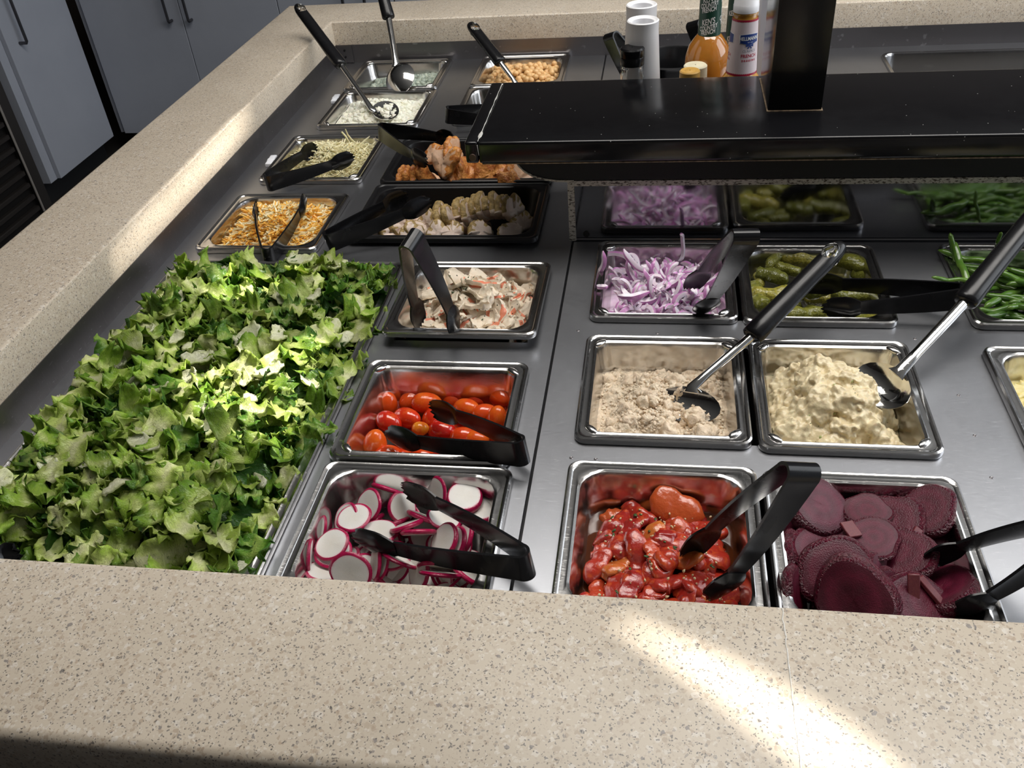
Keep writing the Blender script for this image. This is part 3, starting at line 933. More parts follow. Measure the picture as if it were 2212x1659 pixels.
shreds('cheddar', chz, [orm, wjm], [0, 0, 0, 1, 1], 2300, .0135, .115, 'shredded_cheddar', 'orange and white shredded cheese in the pan behind the lettuce')
shreds('parm', lambda x, y, u, v: chz(x, y, u, v) + .001, [prm], [0], 2500, .014, .075, 'shredded_parmesan', 'thin pale yellow cheese shreds in the pan with crossed tongs',
       [(760, 302, .012, (.3, 1.1, .4)), (752, 306, .010, (.1, 1.2, 1.4)), (706, 318, .008, (0, .5, 2)), (780, 312, .008, (0, -.4, .8))])

# ---- chickpeas
cpm = mottled('chickpea_skin', (.66, .40, .16), (.76, .50, .24), 120, .42, .15, .0005, sss=.25, rnd=.08)
V, Fc = blob(3, .06, 1.2, 4, (1, 1, .94)); V = V.copy()
for i, p in enumerate(V):
    d = math.exp(-(p[0] ** 2) / .012) * max(0, p[2]); V[i] = p * (1 - .07 * d)
cpme = mesh('chickpea', V * .0062, Fc.tolist(), cpm, sharp=None)
for j in range(13):
    for i in range(12):
        u = (i + (.5 if j % 2 else 0) + rnd(-.12, .12)) / 11.5; v = (j + rnd(-.12, .12)) / 12.
        x, y = inside('chick', min(u, 1), v, .0255); z = -.012 + .016 * edgef(u, v, .5) + rnd(-.004, .006) + .004 * u
        piece('chickpea', cpme, (x, y, z), (rnd(0, 6), rnd(0, 6), rnd(0, 6)), 'round beige chickpea in the far steel pan, ' + zone('chick', x, y), 'chickpea', 'chickpeas in the far pan', rnd(.9, 1.1))
ms = Mass(); V, Fc = heap('chick', lambda x, y, u, v: -.022 + .010 * edgef(u, v, .5), cpm, '', '', '', 16); ms.add(V, Fc)
ms.build('chickpea_bed', [cpm], 'packed chickpeas below the top layer in the far pan', 'chickpea')

# ---- grape tomatoes
tmm = NT('grape_tomato_skin'); co = tmm.co(); oi = tmm.n('ShaderNodeObjectInfo')
tc = tmm.ramp(oi.outputs['Random'], [(0, (.50, .012, .006)), (.5, (.62, .028, .006)), (1, (.72, .085, .008))])
tmm.set(col=tmm.mix(tmm.ramp(tmm.noise(co, 160, 3), [(.5, (0, 0, 0)), (.8, (1, 1, 1))]), tc, (.72, .12, .02)), rough=.13, spec=.6, sss=.12, sssr=(.01, .003, .002), ssss=.3, coat=.4)
tmo = mottled('orange_tomato_skin', (.74, .13, .012), (.66, .06, .008), 120, .14, .05, sss=.12)
tmy = mottled('yellow_orange_tomato_skin', (.80, .30, .02), (.75, .14, .015), 120, .14, .05, sss=.12)


def tomato_me(s, k):
    V, Fc = ico(3); V = V.copy(); V[:, 2] *= (1.22, 1.38, 1.5)[k]; V[:, 0] *= 1 - .10 * V[:, 2] * .6; V[:, 1] *= 1 - .10 * V[:, 2] * .6
    tip = np.exp(-((V[:, 0] ** 2 + V[:, 1] ** 2)) / .02) * (V[:, 2] < 0); V[:, 2] += .07 * tip
    return mesh('grape_tomato', V * .0093, Fc.tolist(), s, sharp=None)


TM = {(a, k): tomato_me(mt, k) for a, mt in enumerate((tmm.m, tmo, tmy)) for k in range(3)}
# (u, v, height, axis in the picture degrees, tone, shape, size, where)
TOM = [(838, 873, -.030, 80, 0, 1, 1.12, 'standing in the back left corner'), (887, 864, -.033, 55, 0, 1, 1.12, 'second from the left along the back'),
       (921, 870, -.024, 15, 1, 2, 1.22, 'long and glossy in the middle of the back row'), (978, 864, -.034, 0, 0, 0, 1.05, 'behind the open tong jaw'),
       (1029, 864, -.034, 0, 0, 1, 1.08, 'wrinkled, near the back right'), (1080, 858, -.028, -48, 0, 2, 1.2, 'slanting into the back right corner'),
       (1008, 883, -.026, -15, 1, 1, 1.2, 'just right of the upper tong jaw'), (1047, 893, -.026, 25, 0, 1, 1.12, 'right of centre above the tong arm'),
       (1073, 906, -.026, 80, 1, 1, 1.22, 'standing against the right wall'), (840, 912, -.026, -25, 0, 1, 1.22, 'left of centre above the tong jaw'),
       (879, 903, -.028, -20, 0, 2, 1.2, 'lying flat left of the tongs'), (908, 926, -.028, 10, 2, 0, .82, 'small and yellow between the tong jaws'),
       (932, 909, -.034, 80, 0, 1, 1.15, 'half hidden between the tong jaws'), (955, 931, -.034, 0, 0, 1, 1.2, 'dark and shaded between the tong arms'),
       (810, 961, -.024, 80, 1, 1, 1.35, 'large and orange in the front left corner'), (839, 984, -.028, 0, 0, 1, 1.2, 'at the front edge under the toothed jaw'),
       (1001, 944, -.036, 0, 0, 1, 1.15, 'below the fork of the tongs'), (1029, 950, -.036, -10, 1, 1, 1.1, 'under the right end of the tongs'),
       (912, 990, -.030, 0, 0, 1, 1.15, 'front edge, centre'), (960, 990, -.032, 0, 0, 1, 1.15, 'front edge, right of centre'), (1005, 990, -.034, 0, 1, 1, 1.1, 'front edge, toward the right'),
       (872, 990, -.034, 0, 0, 1, 1.1, 'front edge, between centre and the left corner'), (1060, 935, -.038, 60, 0, 1, 1.1, 'right side, behind the tong arm')]


def axis_rot(p, ang, tilt=0.):
    a = math.radians(ang); d = Vector((math.cos(a), math.sin(a), 0)); d.z = tilt
    if ang > 70 and ang < 110: d = Vector((math.cos(a), .25, .9))
    return d.normalized().to_track_quat('Z', 'Y').to_euler()


for (u, v, z, an, tone, shp, sz, where) in TOM:
    p = W(u, v, z)
    piece('grape_tomato', TM[tone, shp], p, axis_rot(p, an, rnd(-.2, .2)), '%s grape tomato, %s' % (('red', 'orange-red', 'yellow-orange')[tone], where), 'tomato', 'grape tomatoes in the steel pan', sz)
for k in range(46):
    u, v = R_.random(), R_.random(); x, y = inside('tomato', u, v, .036)
    piece('grape_tomato', TM[R_.choice((0, 0, 1)), R_.choice((0, 1, 1))], (x, y, rnd(-.066, -.050)), (rnd(0, 6), rnd(0, 6), rnd(0, 6)), 'deep-lying red grape tomato glimpsed between those on top', 'tomato', 'grape tomatoes in the lower layer', 1.15)


# ---- round slices (radish, beet)
def disc(seed, th, wob, n=40, bulge=.08, dome=.0):
    """unit-radius slice with a rounded rim; material 0 cut face, 1 skin"""
    rr = random.Random(seed); o = Vector((seed, 2 * seed, 0)); rings = []; mi = []
    prof = [(0.02, th / 2), (.5, th / 2), (.93, th / 2), (.985, th / 2 - th * .04), (1 + bulge * .7, th * .2), (1 + bulge, 0), (1 + bulge * .6, -th * .3), (.96, -th / 2), (.5, -th / 2), (.02, -th / 2)]
    for r, z in prof:
        ring = []
        for k in range(n):
            a = 2 * math.pi * k / n; w = 1 + wob * noise.noise(Vector((math.cos(a) * 1.2, math.sin(a) * 1.2, 0)) + o)
            zz = z * (1 + .12 * noise.noise(Vector((math.cos(a), math.sin(a), 3)) + o)) + dome * r * r * .1
            ring.append((r * w * math.cos(a), r * w * math.sin(a), zz))
        rings.append(ring)
    V, Fc = loft(rings, True, True, True)
    for i in range(len(prof) - 1): mi += [1 if 2 <= i <= 6 else 0] * n
    mi += [0, 0]; return V, Fc, mi


q = NT('radish_flesh'); co = q.co(); sx = q.n('ShaderNodeVectorMath', operation='LENGTH'); q.l(co, sx.inputs[0])
lo = q.n('ShaderNodeSeparateXYZ'); q.l(co, lo.inputs[0])
rr_ = q.math('ADD', sx.outputs['Value'], q.math('MULTIPLY', q.math('SUBTRACT', q.noise(co, 7, 3), .5), .12))
q.set(col=q.ramp(rr_, [(.0, (.70, .67, .60)), (.84, (.74, .72, .68)), (.93, (.74, .55, .58)), (.99, (.50, .05, .12))]), rough=.22, spec=.5, sss=.25, sssr=(.01, .008, .007), ssss=.3); q.bump(q.noise(co, 30, 3), .15, .01)
RADF = q.m
RADS = mottled('radish_skin', (.42, .008, .07), (.30, .004, .05), 4, .20, .15, .01, rnd=.12, bscale=12)
RME = []
for s, th in ((1, .16), (2, .22), (3, .30), (4, .12), (5, .50)):
    V, Fc, mi = disc(s, th, .07); RME.append(mesh('radish_slice', V, Fc, [RADF, RADS], mi, True, 50))
RAD = [(764, 1118, -.004, .0150, (-.05, -.10, 1), 0, 'large white-faced, left of the tongs'), (797, 1092, -.008, .0152, (-.55, -.55, .75), 1, 'with a dark notch, behind the large one on the left'),
       (748, 1122, -.012, .0145, (-.5, -.5, .7), 1, 'half covered by the large white-faced one'), (717, 1176, -.004, .0150, (-.16, -.22, 1), 1, 'white-faced, tilted, at the tip of the lower jaw'),
       (720, 1192, -.011, .0155, (.1, -.1, 1), 0, 'just beneath the tilted one by the lower jaw'), (757, 1236, -.004, .0172, (.08, -.95, .42), 1, 'broad one standing against the worktop edge'),
       (838, 1058, -.008, .0150, (.25, .75, .6), 2, 'rind-up at the back, left of the upper jaw'), (943, 1066, -.006, .0155, (-.72, -.55, .45), 1, 'upright one right of the upper jaw'),
       (1003, 1076, -.008, .0160, (.12, -.12, 1), 4, 'thick end piece at the back right'), (1036, 1100, -.016, .0150, (.05, .02, 1), 1, 'low one in the back right corner'),
       (1038, 1112, -.020, .0155, (.1, .1, 1), 0, 'lowest of the stack in the back right corner'), (868, 1097, -.012, .0140, (.68, -.35, .6), 2, 'slanted one below the upper jaw'),
       (693, 1146, -.012, .0130, (-.75, -.35, .5), 1, 'small one leaning on the left wall'), (670, 1202, -.010, .0150, (-.95, -.2, .15), 1, 'on edge in the front left corner'),
       (820, 1148, -.010, .0160, (.05, .15, 1), 0, 'flat one peeking out above the lower jaw'), (878, 1136, -.008, .0150, (-.35, .55, .75), 2, 'pink-edged, in the fork of the tongs'),
       (903, 1150, -.006, .0150, (-.1, .75, .65), 2, 'bright pink edge up, in the fork of the tongs'), (915, 1118, -.014, .0150, (.3, .65, .6), 2, 'dark pink one in the fork of the tongs'),
       (960, 1168, -.008, .0155, (-.55, -.30, .7), 2, 'right of the fork, leaning left'), (985, 1175, -.012, .0150, (-.75, -.25, .6), 2, 'right of the fork, nearly upright'),
       (1005, 1160, -.018, .0150, (-.8, -.2, .5), 2, 'against the right wall, upright'), (958, 1120, -.012, .0150, (.35, .2, .9), 0, 'under the upper tong arm'),
       (812, 1215, -.010, .0150, (-.85, -.35, .35), 1, 'on edge below the lower jaw'), (825, 1212, -.010, .0150, (-.75, -.35, .45), 0, 'on edge behind the worktop, left of centre'),
       (865, 1210, -.006, .0160, (.35, .65, .65), 1, 'slanting strip-like one under the lower arm'), (850, 1200, -.012, .0150, (.0, -.1, 1), 0, 'white one mostly under the lower jaw'),
       (905, 1232, -.008, .0165, (-.75, -.45, .5), 1, 'leaning left at the worktop edge'), (945, 1222, -.004, .0160, (-.05, .85, .5), 2, 'pink rind up at the front'),
       (952, 1240, -.002, .0170, (.05, .75, .7), 1, 'pink rind up, nearest the worktop'), (1005, 1235, -.012, .0160, (.6, .5, .6), 2, 'dark pink one at the front right'),
       (700, 1235, -.016, .0150, (.2, .3, 1), 1, 'low one at the front left')]
for (u, v, z, r, n_, mi_, where) in RAD:
    piece('radish_slice', RME[mi_], W(u, v, z), rot_n(n_, rnd(0, 6)), 'radish slice, ' + where, 'radish', 'radish slices in the steel pan', r)
for k in range(46):
    u, v = R_.random(), R_.random(); x, y = inside('radish', u, v, .036)
    piece('radish_slice', R_.choice(RME[:4]), (x, y, rnd(-.042, -.024)), rot_n((rnd(-.8, .8), rnd(-.8, .8), .7), 0), 'deep-lying radish slice glimpsed between those on top', 'radish', 'radish slices in the lower layer', .0148)

q = NT('beet_flesh'); co = q.co(); ln = q.n('ShaderNodeVectorMath', operation='LENGTH'); q.l(co, ln.inputs[0])
wv = q.math('ADD', ln.outputs['Value'], q.math('MULTIPLY', q.noise(co, 5, 3), .25))
q.set(col=q.mix(q.ramp(wv, [(.2, (0, 0, 0)), (.45, (1, 1, 1)), (.6, (.2, .2, .2)), (.85, (.9, .9, .9)), (1, (.1, .1, .1))]), (.060, .0020, .012), (.115, .007, .026)), rough=.33, spec=.45, sss=.1, sssr=(.01, .002, .003), ssss=.3); q.bump(q.noise(co, 30, 3), .25, .01)
BEF = q.m
BES = mottled('beet_skin', (.11, .004, .020), (.05, .002, .009), 6, .22, .5, .02, bscale=14)
BME = []
for s, th in ((11, .22), (12, .36), (13, .55), (14, .75)):
    V, Fc, mi = disc(s, th, .16, 44, .10); BME.append(mesh('beet_slice', V, Fc, [BEF, BES], mi, True, 55))
BEE = [(1886, 1163, .004, .0205, (.0, -.12, 1), 0, 'oval one with a chip lying on top in the middle'), (1873, 1106, -.004, .0190, (-.05, -.10, 1), 1, 'middle of the back row'),
       (1998, 1106, -.002, .0245, (-.50, -.15, .85), 1, 'thick one in the back right corner'), (1944, 1200, -.006, .0265, (-.48, -.05, .88), 1, 'long oval one right of centre'),
       (1803, 1234, .000, .0275, (.05, -.55, .8), 1, 'large and dark, left of centre'), (1765, 1097, .000, .0265, (.42, -.25, .85), 2, 'thick wedge beside the tongs at the back left'),
       (1778, 1124, -.012, .0265, (.42, -.25, .85), 2, 'wedge underneath the thick one at the back left'), (1770, 1196, -.008, .0250, (.40, -.10, .9), 0, 'pale-faced one behind the large dark one'),
       (1848, 1290, .006, .0290, (-.30, -.72, .55), 3, 'thick wet-rinded one at the worktop edge'), (1918, 1136, -.010, .0285, (-.42, -.15, .9), 1, 'broad one beneath the oval with the chip'),
       (2012, 1180, -.014, .0235, (.25, -.05, 1), 1, 'right of the long oval, in shade'), (2045, 1276, -.010, .0240, (-.5, .30, .8), 2, 'dark red one beside the lower tong arm'),
       (1985, 1308, -.006, .0260, (.30, -.35, .85), 1, 'at the worktop edge, right of centre'), (1740, 1170, -.022, .0250, (.3, .2, .9), 1, 'deep one at the left wall'),
       (1725, 1215, -.016, .0240, (.85, -.1, .5), 1, 'on edge at the left wall'), (1716, 1290, -.012, .0250, (.9, -.2, .3), 1, 'on edge in the front left corner'),
       (1905, 1250, -.014, .0230, (.75, -.3, .55), 1, 'upright one beside the small cut strip'), (1925, 1290, -.012, .0220, (.6, -.5, .6), 0, 'glossy dark one at the front, right of the thick one'),
       (2030, 1225, -.022, .0250, (-.2, -.2, 1), 1, 'deep one below the upper tong jaw')]
for (u, v, z, r, n_, mi_, where) in BEE:
    piece('beet_slice', BME[mi_], W(u, v, z), rot_n(n_, rnd(0, 6)), 'beet slice, ' + where, 'beet', 'beet slices in the steel pan', (r * .95, r * 1.05, r))
for k in range(22):
    u, v = R_.random(), R_.random(); x, y = inside('beet', u, v, .048)
    piece('beet_slice', R_.choice(BME[:2]), (x, y, rnd(-.045, -.030)), rot_n((rnd(-.4, .4), rnd(-.4, .4), 1)), 'deep-lying beet slice in shade below the others', 'beet', 'beet slices in the lower layer', .024)
bb = bbox(-.5, .5, -1, 1, -.16, .16, .06, 1); bsm = mottled('beet_offcut', (.17, .035, .035), (.12, .015, .03), 8, .3, .2, rnd=.0)
bsme = mesh('beet_offcut', bb[0], bb[1], bsm, sharp=40)
for (u, v, z, sc, ro, w_) in ((1973, 1270, .006, (.009, .011, .01), (1.0, 0, .05), 'short upright strip of beet at the front'), (2010, 1275, .002, (.007, .012, .01), (.5, .2, .9), 'thin slanted strip of beet near the lower tong arm'),
                              (1838, 1144, .009, (.012, .008, .009), (.1, .1, .4), 'ragged beet chip lying on the middle slice'), (1975, 1160, .002, (.007, .009, .01), (.3, .5, -.4), 'small beet strip under the back right slice')):
    piece('beet_offcut', bsme, W(u, v, z), ro, w_, 'beet', 'beet offcuts', sc)


# ---- curved strips made by sweeping
def sweep(seed, L, ra, rb, bend, n=12, m_=10, rough=.12, twist=0., taper=.35):
    rr = random.Random(seed); o = Vector((seed * 2.3, seed, 0)); pts = []; rad = []
    for i in range(n):
        t = i / (n - 1); a = (t - .5) * bend; R0 = L / max(abs(bend), .05)
        p = Vector((R0 * math.sin(a), R0 * (1 - math.cos(a)) * (1 if bend > 0 else -1), .08 * L * noise.noise(Vector((t * 3, 0, 0)) + o)))
        e = min(t, 1 - t) * 2; f = (taper + (1 - taper) * min(1, e * 2.2) ** .5) * (1 + rough * noise.noise(Vector((t * 5, 1, 0)) + o))
        if i in (0, n - 1): f *= .35
        pts.append(p); rad.append((ra * f, rb * f))
    V, Fc = tube(pts, rad, m_, True, Vector((0, 0, 1)))
    V = [v * 1. + Vector([rough * min(ra, rb) * 1.4 * noise.noise(v * (1.1 / max(ra, rb)) + o + Vector((k * 9, 0, 0))) for k in range(3)]) for v in V]
    return V, Fc


pepm = NT('roasted_pepper'); co = pepm.co(); oi = pepm.n('ShaderNodeObjectInfo')
pc = pepm.ramp(oi.outputs['Random'], [(0, (.30, .014, .012)), (.7, (.44, .034, .016)), (.86, (.50, .07, .018)), (1, (.56, .16, .03))])
pc = pepm.mix(pepm.ramp(pepm.noise(co, 150, 4), [(.52, (0, 0, 0)), (.75, (1, 1, 1))]), pc, (.58, .09, .02))
pepm.set(col=pc, rough=.20, spec=.6, sss=.15, sssr=(.01, .003, .002), ssss=.3, coat=.3, coatr=.15); pepm.bump(pepm.noise(co, 260, 4), .5, .0014)
PME = []
for s in range(12):
    V, Fc = sweep(s + 40, rnd(.026, .044), rnd(.0036, .0052), rnd(.0080, .0130), rnd(.4, 2.0) * R_.choice((-1, 1)), 16, 16, .32)
    PME.append(mesh('pepper_strip', V, Fc, pepm.m, sharp=None))
k = 0
for j in range(8):
    for i in range(8):
        u = (i + .5 + rnd(-.4, .4)) / 8; v = (j + .5 + rnd(-.4, .4)) / 8; x, y = inside('pepper', u, v, .031)
        if v > .88 and u > .8: continue
        z = -.024 + .014 * edgef(u, v, .5) + rnd(-.003, .006) - .007 * v
        piece('pepper_strip', R_.choice(PME), (x, y, z), rot_n((rnd(-.7, .7), rnd(-.7, .7), 1), rnd(0, 6.28)), 'glossy roasted red pepper strip lying in oil, ' + zone('pepper', x, y), 'pepper', 'roasted pepper strips in the front pan', rnd(.8, 1.1)); k += 1
p = W(1462, 1098, -.018); piece('pepper_strip', PME[3], p, rot_n((.1, -.6, .8), -.6), 'charred-tipped red pepper strip leaning on the back wall of its pan', 'pepper', 'roasted pepper strips in the front pan', 1.25)
oil = NT('spiced_oil'); co = oil.co(); oil.set(col=oil.mix(oil.noise(co, 60, 3), (.10, .025, .006), (.05, .012, .004)), rough=.06, spec=.7); oil.bump(oil.noise(co, 40, 2), .1, .002)
ms = Mass(); V, Fc = heap('pepper', lambda x, y, u, v: -.0335 + .0006 * fbm(x, y, 50, 1), oil.m, '', '', '', 30); ms.add(V, Fc)
ms.build('spiced_oil', [oil.m], 'dark oily liquid the pepper strips lie in', 'oil')
ms = Mass(); gb = blob(1, .4, 1.3, 9, (1, .8, .6)); hl = blob(1, .5, 1.1, 3, (1.6, .8, .25))
for k in range(170):
    u, v = R_.random(), R_.random(); x, y = inside('pepper', u, v, .032); z = -.0130 + .014 * edgef(u, v, .5) - .007 * v
    if k % 5: ms.add(gb[0], gb[1], (x, y, z + rnd(-.003, .002)), (rnd(0, 6), rnd(0, 6), rnd(0, 6)), rnd(.0007, .0020), 0)
    else: ms.add(hl[0], hl[1], (x, y, z + rnd(-.002, .003)), (rnd(-.5, .5), rnd(-.5, .5), rnd(0, 6)), rnd(.0008, .0026), 1)
ms.build('garlic_and_herb_bits', [garlic, herbm], 'minced garlic and chopped herb scattered over the pepper strips', 'seasoning')

# ---- pickles
pkm = NT('pickle_skin'); co = pkm.co(); oi = pkm.n('ShaderNodeObjectInfo')
pc = pkm.ramp(oi.outputs['Random'], [(0, (.10, .11, .018)), (.5, (.17, .17, .025)), (1, (.30, .26, .04))])
pc = pkm.mix(pkm.ramp(pkm.noise(co, 420, 4, .7), [(.50, (0, 0, 0)), (.68, (1, 1, 1))]), pc, (.045, .055, .012))
pkm.set(col=pc, rough=.3, spec=.5); vo = pkm.vor(co, 420); pkm.bump(pkm.math('ADD', vo.outputs['Distance'], pkm.noise(co, 200, 3)), .55, .0009)
KME = []
for s in range(8):
    V, Fc = sweep(s + 70, rnd(.036, .054), .0080, .0080, rnd(.1, 1.0) * R_.choice((-1, 1)), 20, 16, .14, taper=.62); KME.append(mesh('pickle', V, Fc, pkm.m, sharp=None))
PK = [(1672, 560, -.004, 60, 4, .85, 'stubby round one in the back left corner'), (1730, 562, -.008, 175, 0, 1.15, 'long dark one along the back wall'), (1672, 576, -.010, 80, 5, .7, 'short one below the stubby one'),
      (1702, 582, -.004, 160, 2, .85, 'yellowish one beside the handle at the back'), (1668, 596, -.006, 150, 1, 1.05, 'wrinkled one pointing at the spoon handle'), (1634, 640, -.008, 100, 3, 1.25, 'curved one along the left wall'),
      (1641, 605, -.014, 95, 6, .7, 'small one behind the curved one'), (1672, 640, -.008, 15, 7, 1.25, 'fat knobbly one left of the spoon handle'), (1690, 628, -.016, 40, 5, .7, 'small yellow end behind the fat knobbly one'),
      (1838, 570, -.006, 145, 0, 1.2, 'long one slanting down the back right corner'), (1872, 600, -.012, 125, 1, 1.0, 'one against the right wall'), (1768, 628, -.010, 30, 2, 1.0, 'one between the tongs and the spoon handle'),
      (1738, 678, -.006, 25, 4, 1.0, 'one gripped at the toothed tong tip'), (1712, 690, -.014, 150, 6, 1.0, 'one at the front under the spoon handle'), (1860, 690, -.012, 90, 7, .9, 'front right one standing against the wall'),
      (1878, 686, -.012, 85, 3, .9, 'rightmost one in the front corner'), (1840, 640, -.012, 10, 5, 1.1, 'one showing between the tong arms')]
for (u, v, z, an, mi_, sc, where) in PK:
    piece('pickle', KME[mi_], W(u, v, z), (rnd(-.3, .3), rnd(-.15, .15), math.radians(an)), 'small green pickle, ' + where, 'pickle', 'small pickles in the steel pan', sc)
for k in range(16):
    u, v = R_.random(), R_.random(); x, y = inside('pickle', u, v, .042)
    piece('pickle', R_.choice(KME), (x, y, rnd(-.042, -.028)), (rnd(-.2, .2), 0, rnd(0, 3.1)), 'deep-lying dark green pickle below the others', 'pickle', 'small pickles in the lower layer', 1.0)

# ---- green beans
bnm = mottled('green_bean_skin', (.055, .15, .018), (.12, .22, .030), 60, .25, .15, .0006, rnd=.25, spec=.6)
NME = []
for s in range(7):
    V, Fc = sweep(s + 90, rnd(.065, .095), .0042, .0046, rnd(.05, .7) * R_.choice((-1, 1)), 16, 9, .14, taper=.6); NME.append(mesh('green_bean', V, Fc, bnm, sharp=None))
for k in range(74):
    u, v = rnd(.10, 1), rnd(0, 1); x, y = inside('bean', u, v, .034); z = -.016 + .026 * edgef(u, v, .5) + rnd(-.006, .006)
    x = max(x, PANS['bean'][0] + .052)
    piece('green_bean', R_.choice(NME), (x, y, z), (rnd(-.15, .15), rnd(-.2, .2), R_.choice((rnd(-.7, -.3), rnd(-.9, .5)))), 'cooked green bean in the pan at the right edge, ' + zone('bean', x, y), 'bean', 'green beans in the right-hand pan', rnd(.75, 1.))
for (u, v, z, ro, sc, w_) in ((2065, 560, .008, (.3, .9, -1.2), .75, 'green bean poking out at the back left corner of its pan'), (2078, 575, .010, (0, .3, -1.5), .9, 'pale green bean standing along the left wall of its pan'),
                              (2060, 604, .010, (0, .1, .05), .6, 'green bean sticking out left over the pan rim'), (2100, 560, .010, (0, 0, -.5), .9, 'yellowish green bean along the back rim'), (2155, 523, .022, (.2, 1.0, 1.2), .5, 'bean tip poking up behind the long black handle')):
    piece('green_bean', NME[2], W(u, v, z), ro, w_, 'bean', 'green beans in the right-hand pan', sc)


# ---- onion slivers: arcs of rings, purple outside, pale inside
def onion_me(seed, R0, arc, hgt, th, n=18):
    rr = random.Random(seed); o = Vector((seed, 0, 5)); rings = []
    ecc = rr.uniform(.55, 1.)
    for i in range(n):
        t = i / (n - 1); a = (t - .5) * arc; e = min(1, min(t, 1 - t) * 5 + .25); h = hgt * e; w = th * e
        c = Vector((R0 * math.sin(a), R0 * ecc * (1 - math.cos(a)), .15 * R0 * noise.noise(Vector((t * 2.5, 0, 0)) + o)))
        nr = Vector((-math.sin(a) * ecc, math.cos(a), 0)).normalized(); sl = rr.uniform(-.02, .02) + .25
        up = Vector((0, 0, 1)) + nr * sl
        rings.append([c - nr * w * .5 - up * h * .5, c - nr * w * .62, c - nr * w * .5 + up * h * .5, c + nr * w * .5 + up * h * .5, c + nr * w * .4, c + nr * w * .5 - up * h * .5])
    V, Fc = loft(rings, True, True, True); mi = []
    for i in range(n - 1): mi += [0, 0, 1, 1, 1, 2]
    return mesh('onion_sliver', V, Fc, ONM, mi + [1, 1], True, 60)


ONM = [mottled('onion_purple_skin', (.52, .17, .46), (.70, .40, .64), 50, .25, .1, sss=.1, rnd=.2, spec=.6), mottled('onion_white_flesh', (.80, .68, .78), (.86, .78, .84), 80, .25, .15, .0006, sss=.25, spec=.6),
       mottled('onion_lilac_edge', (.68, .48, .66), (.80, .64, .78), 60, .25, .1, sss=.2, rnd=.1, spec=.6)]
OME = [onion_me(s, rnd(.012, .028), rnd(1.5, 4.2), rnd(.0022, .0060), rnd(.0028, .0056)) for s in range(16)]
for k in range(285):
    u, v = R_.random(), R_.random(); x, y = inside('onion', u, v, .024 if k % 3 else .032)
    z = -.024 + .026 * edgef(u, v, .5) + rnd(-.006, .007)
    piece('onion_sliver', R_.choice(OME), (x, y, z), rot_n((rnd(-1, 1), rnd(-1, .5), rnd(.15, 1)), rnd(0, 6.28)), 'curved sliver of sliced red onion, ' + zone('onion', x, y) + ' of its pan', 'onion', 'red onion slivers', rnd(.7, 1.05))
for (u, v, z, n_, sp, mi_, sc, w_) in ((1318, 548, .004, (0, -1, .25), 3.3, 1, .95, 'tall arched red onion sliver rising in the back left corner'), (1477, 530, .008, (.9, -.5, .1), 1.4, 4, .8, 'red onion sliver sticking up behind the pan rim'),
                                       (1300, 580, .010, (-.8, -.4, .2), 1.2, 2, .8, 'red onion sliver leaning over the left rim'), (1300, 620, .012, (-.2, -.3, 1), .3, 5, .8, 'thin red onion sliver curling over the left rim'),
                                       (1465, 610, .006, (0, -.4, 1), 3.0, 7, 1.2, 'wide red onion ring arch on top, right of the middle'), (1370, 640, .008, (0, -.4, 1), .2, 8, 1.2, 'wide red onion curve on top, left of the middle'),
                                       (1375, 575, .012, (.4, -.5, .5), -.9, 9, 1.1, 'straight bright purple onion strip lying across the heap')):
    piece('onion_sliver', OME[mi_], W(u, v, z), rot_n(n_, sp), w_, 'onion', 'red onion slivers', sc)
ms = Mass(); V, Fc = heap('onion', lambda x, y, u, v: -.028 + .014 * edgef(u, v, .4) + .005 * fbm(x, y, 60, 3), ONM[2], '', '', '', 40); ms.add(V, Fc)
ms.build('onion_bed', [ONM[2]], 'tangled red onion below the top slivers', 'onion')


# ---- crab flakes
def flake(seed, L, w, th):
    rr = random.Random(seed); o = Vector((seed * 3.1, 1, 0)); nu, nv = 12, 7; top = []; bend = rr.uniform(-1.2, 1.4); tw = rr.uniform(-.7, .7)
    for j in range(nv):
        for i in range(nu):
            u = i / (nu - 1) * 2 - 1; v = j / (nv - 1) * 2 - 1
            wf = (1 - .5 * u * u) * (1 + .4 * noise.noise(Vector((u * 2, v * 3, 0)) + o)); x = u * L * (1 + .10 * noise.noise(Vector((v * 6, 2, 0)) + o)); y = v * w * wf
            z = bend * L * .35 * u * u + tw * y * u * .8 + w * .35 * noise.noise(Vector((u * 2.5, v * 2.5, 7)) + o) + th * .5 * noise.noise(Vector((u * 1.5, v * 9, 2)) + o)
            top.append((x, y, z))
    m_ = nu * nv; V = top + [(x * .97, y * .97, z - th) for x, y, z in top]; Fc = []; mi = []
    red = rr.random() < .62; side = rr.choice((-1, 1))
    for j in range(nv - 1):
        for i in range(nu - 1):
            q = j * nu + i; r_ = 1 if red and (j - 2.5) * side > .9 + rr.uniform(-.6, .6) and 1 < i < nu - 2 else 0
            Fc.append((q, q + 1, q + nu + 1, q + nu)); mi.append(r_); Fc.append((q + m_, q + nu + m_, q + nu + 1 + m_, q + 1 + m_)); mi.append(r_)
    edge = [i for i in range(nu)] + [j * nu + nu - 1 for j in range(1, nv)] + [(nv - 1) * nu + i for i in range(nu - 2, -1, -1)] + [j * nu for j in range(nv - 2, 0, -1)]
    for k in range(len(edge)):
        p, r = edge[k], edge[(k + 1) % len(edge)]; Fc.append((p, p + m_, r + m_, r)); mi.append(0)
    return V, Fc, mi


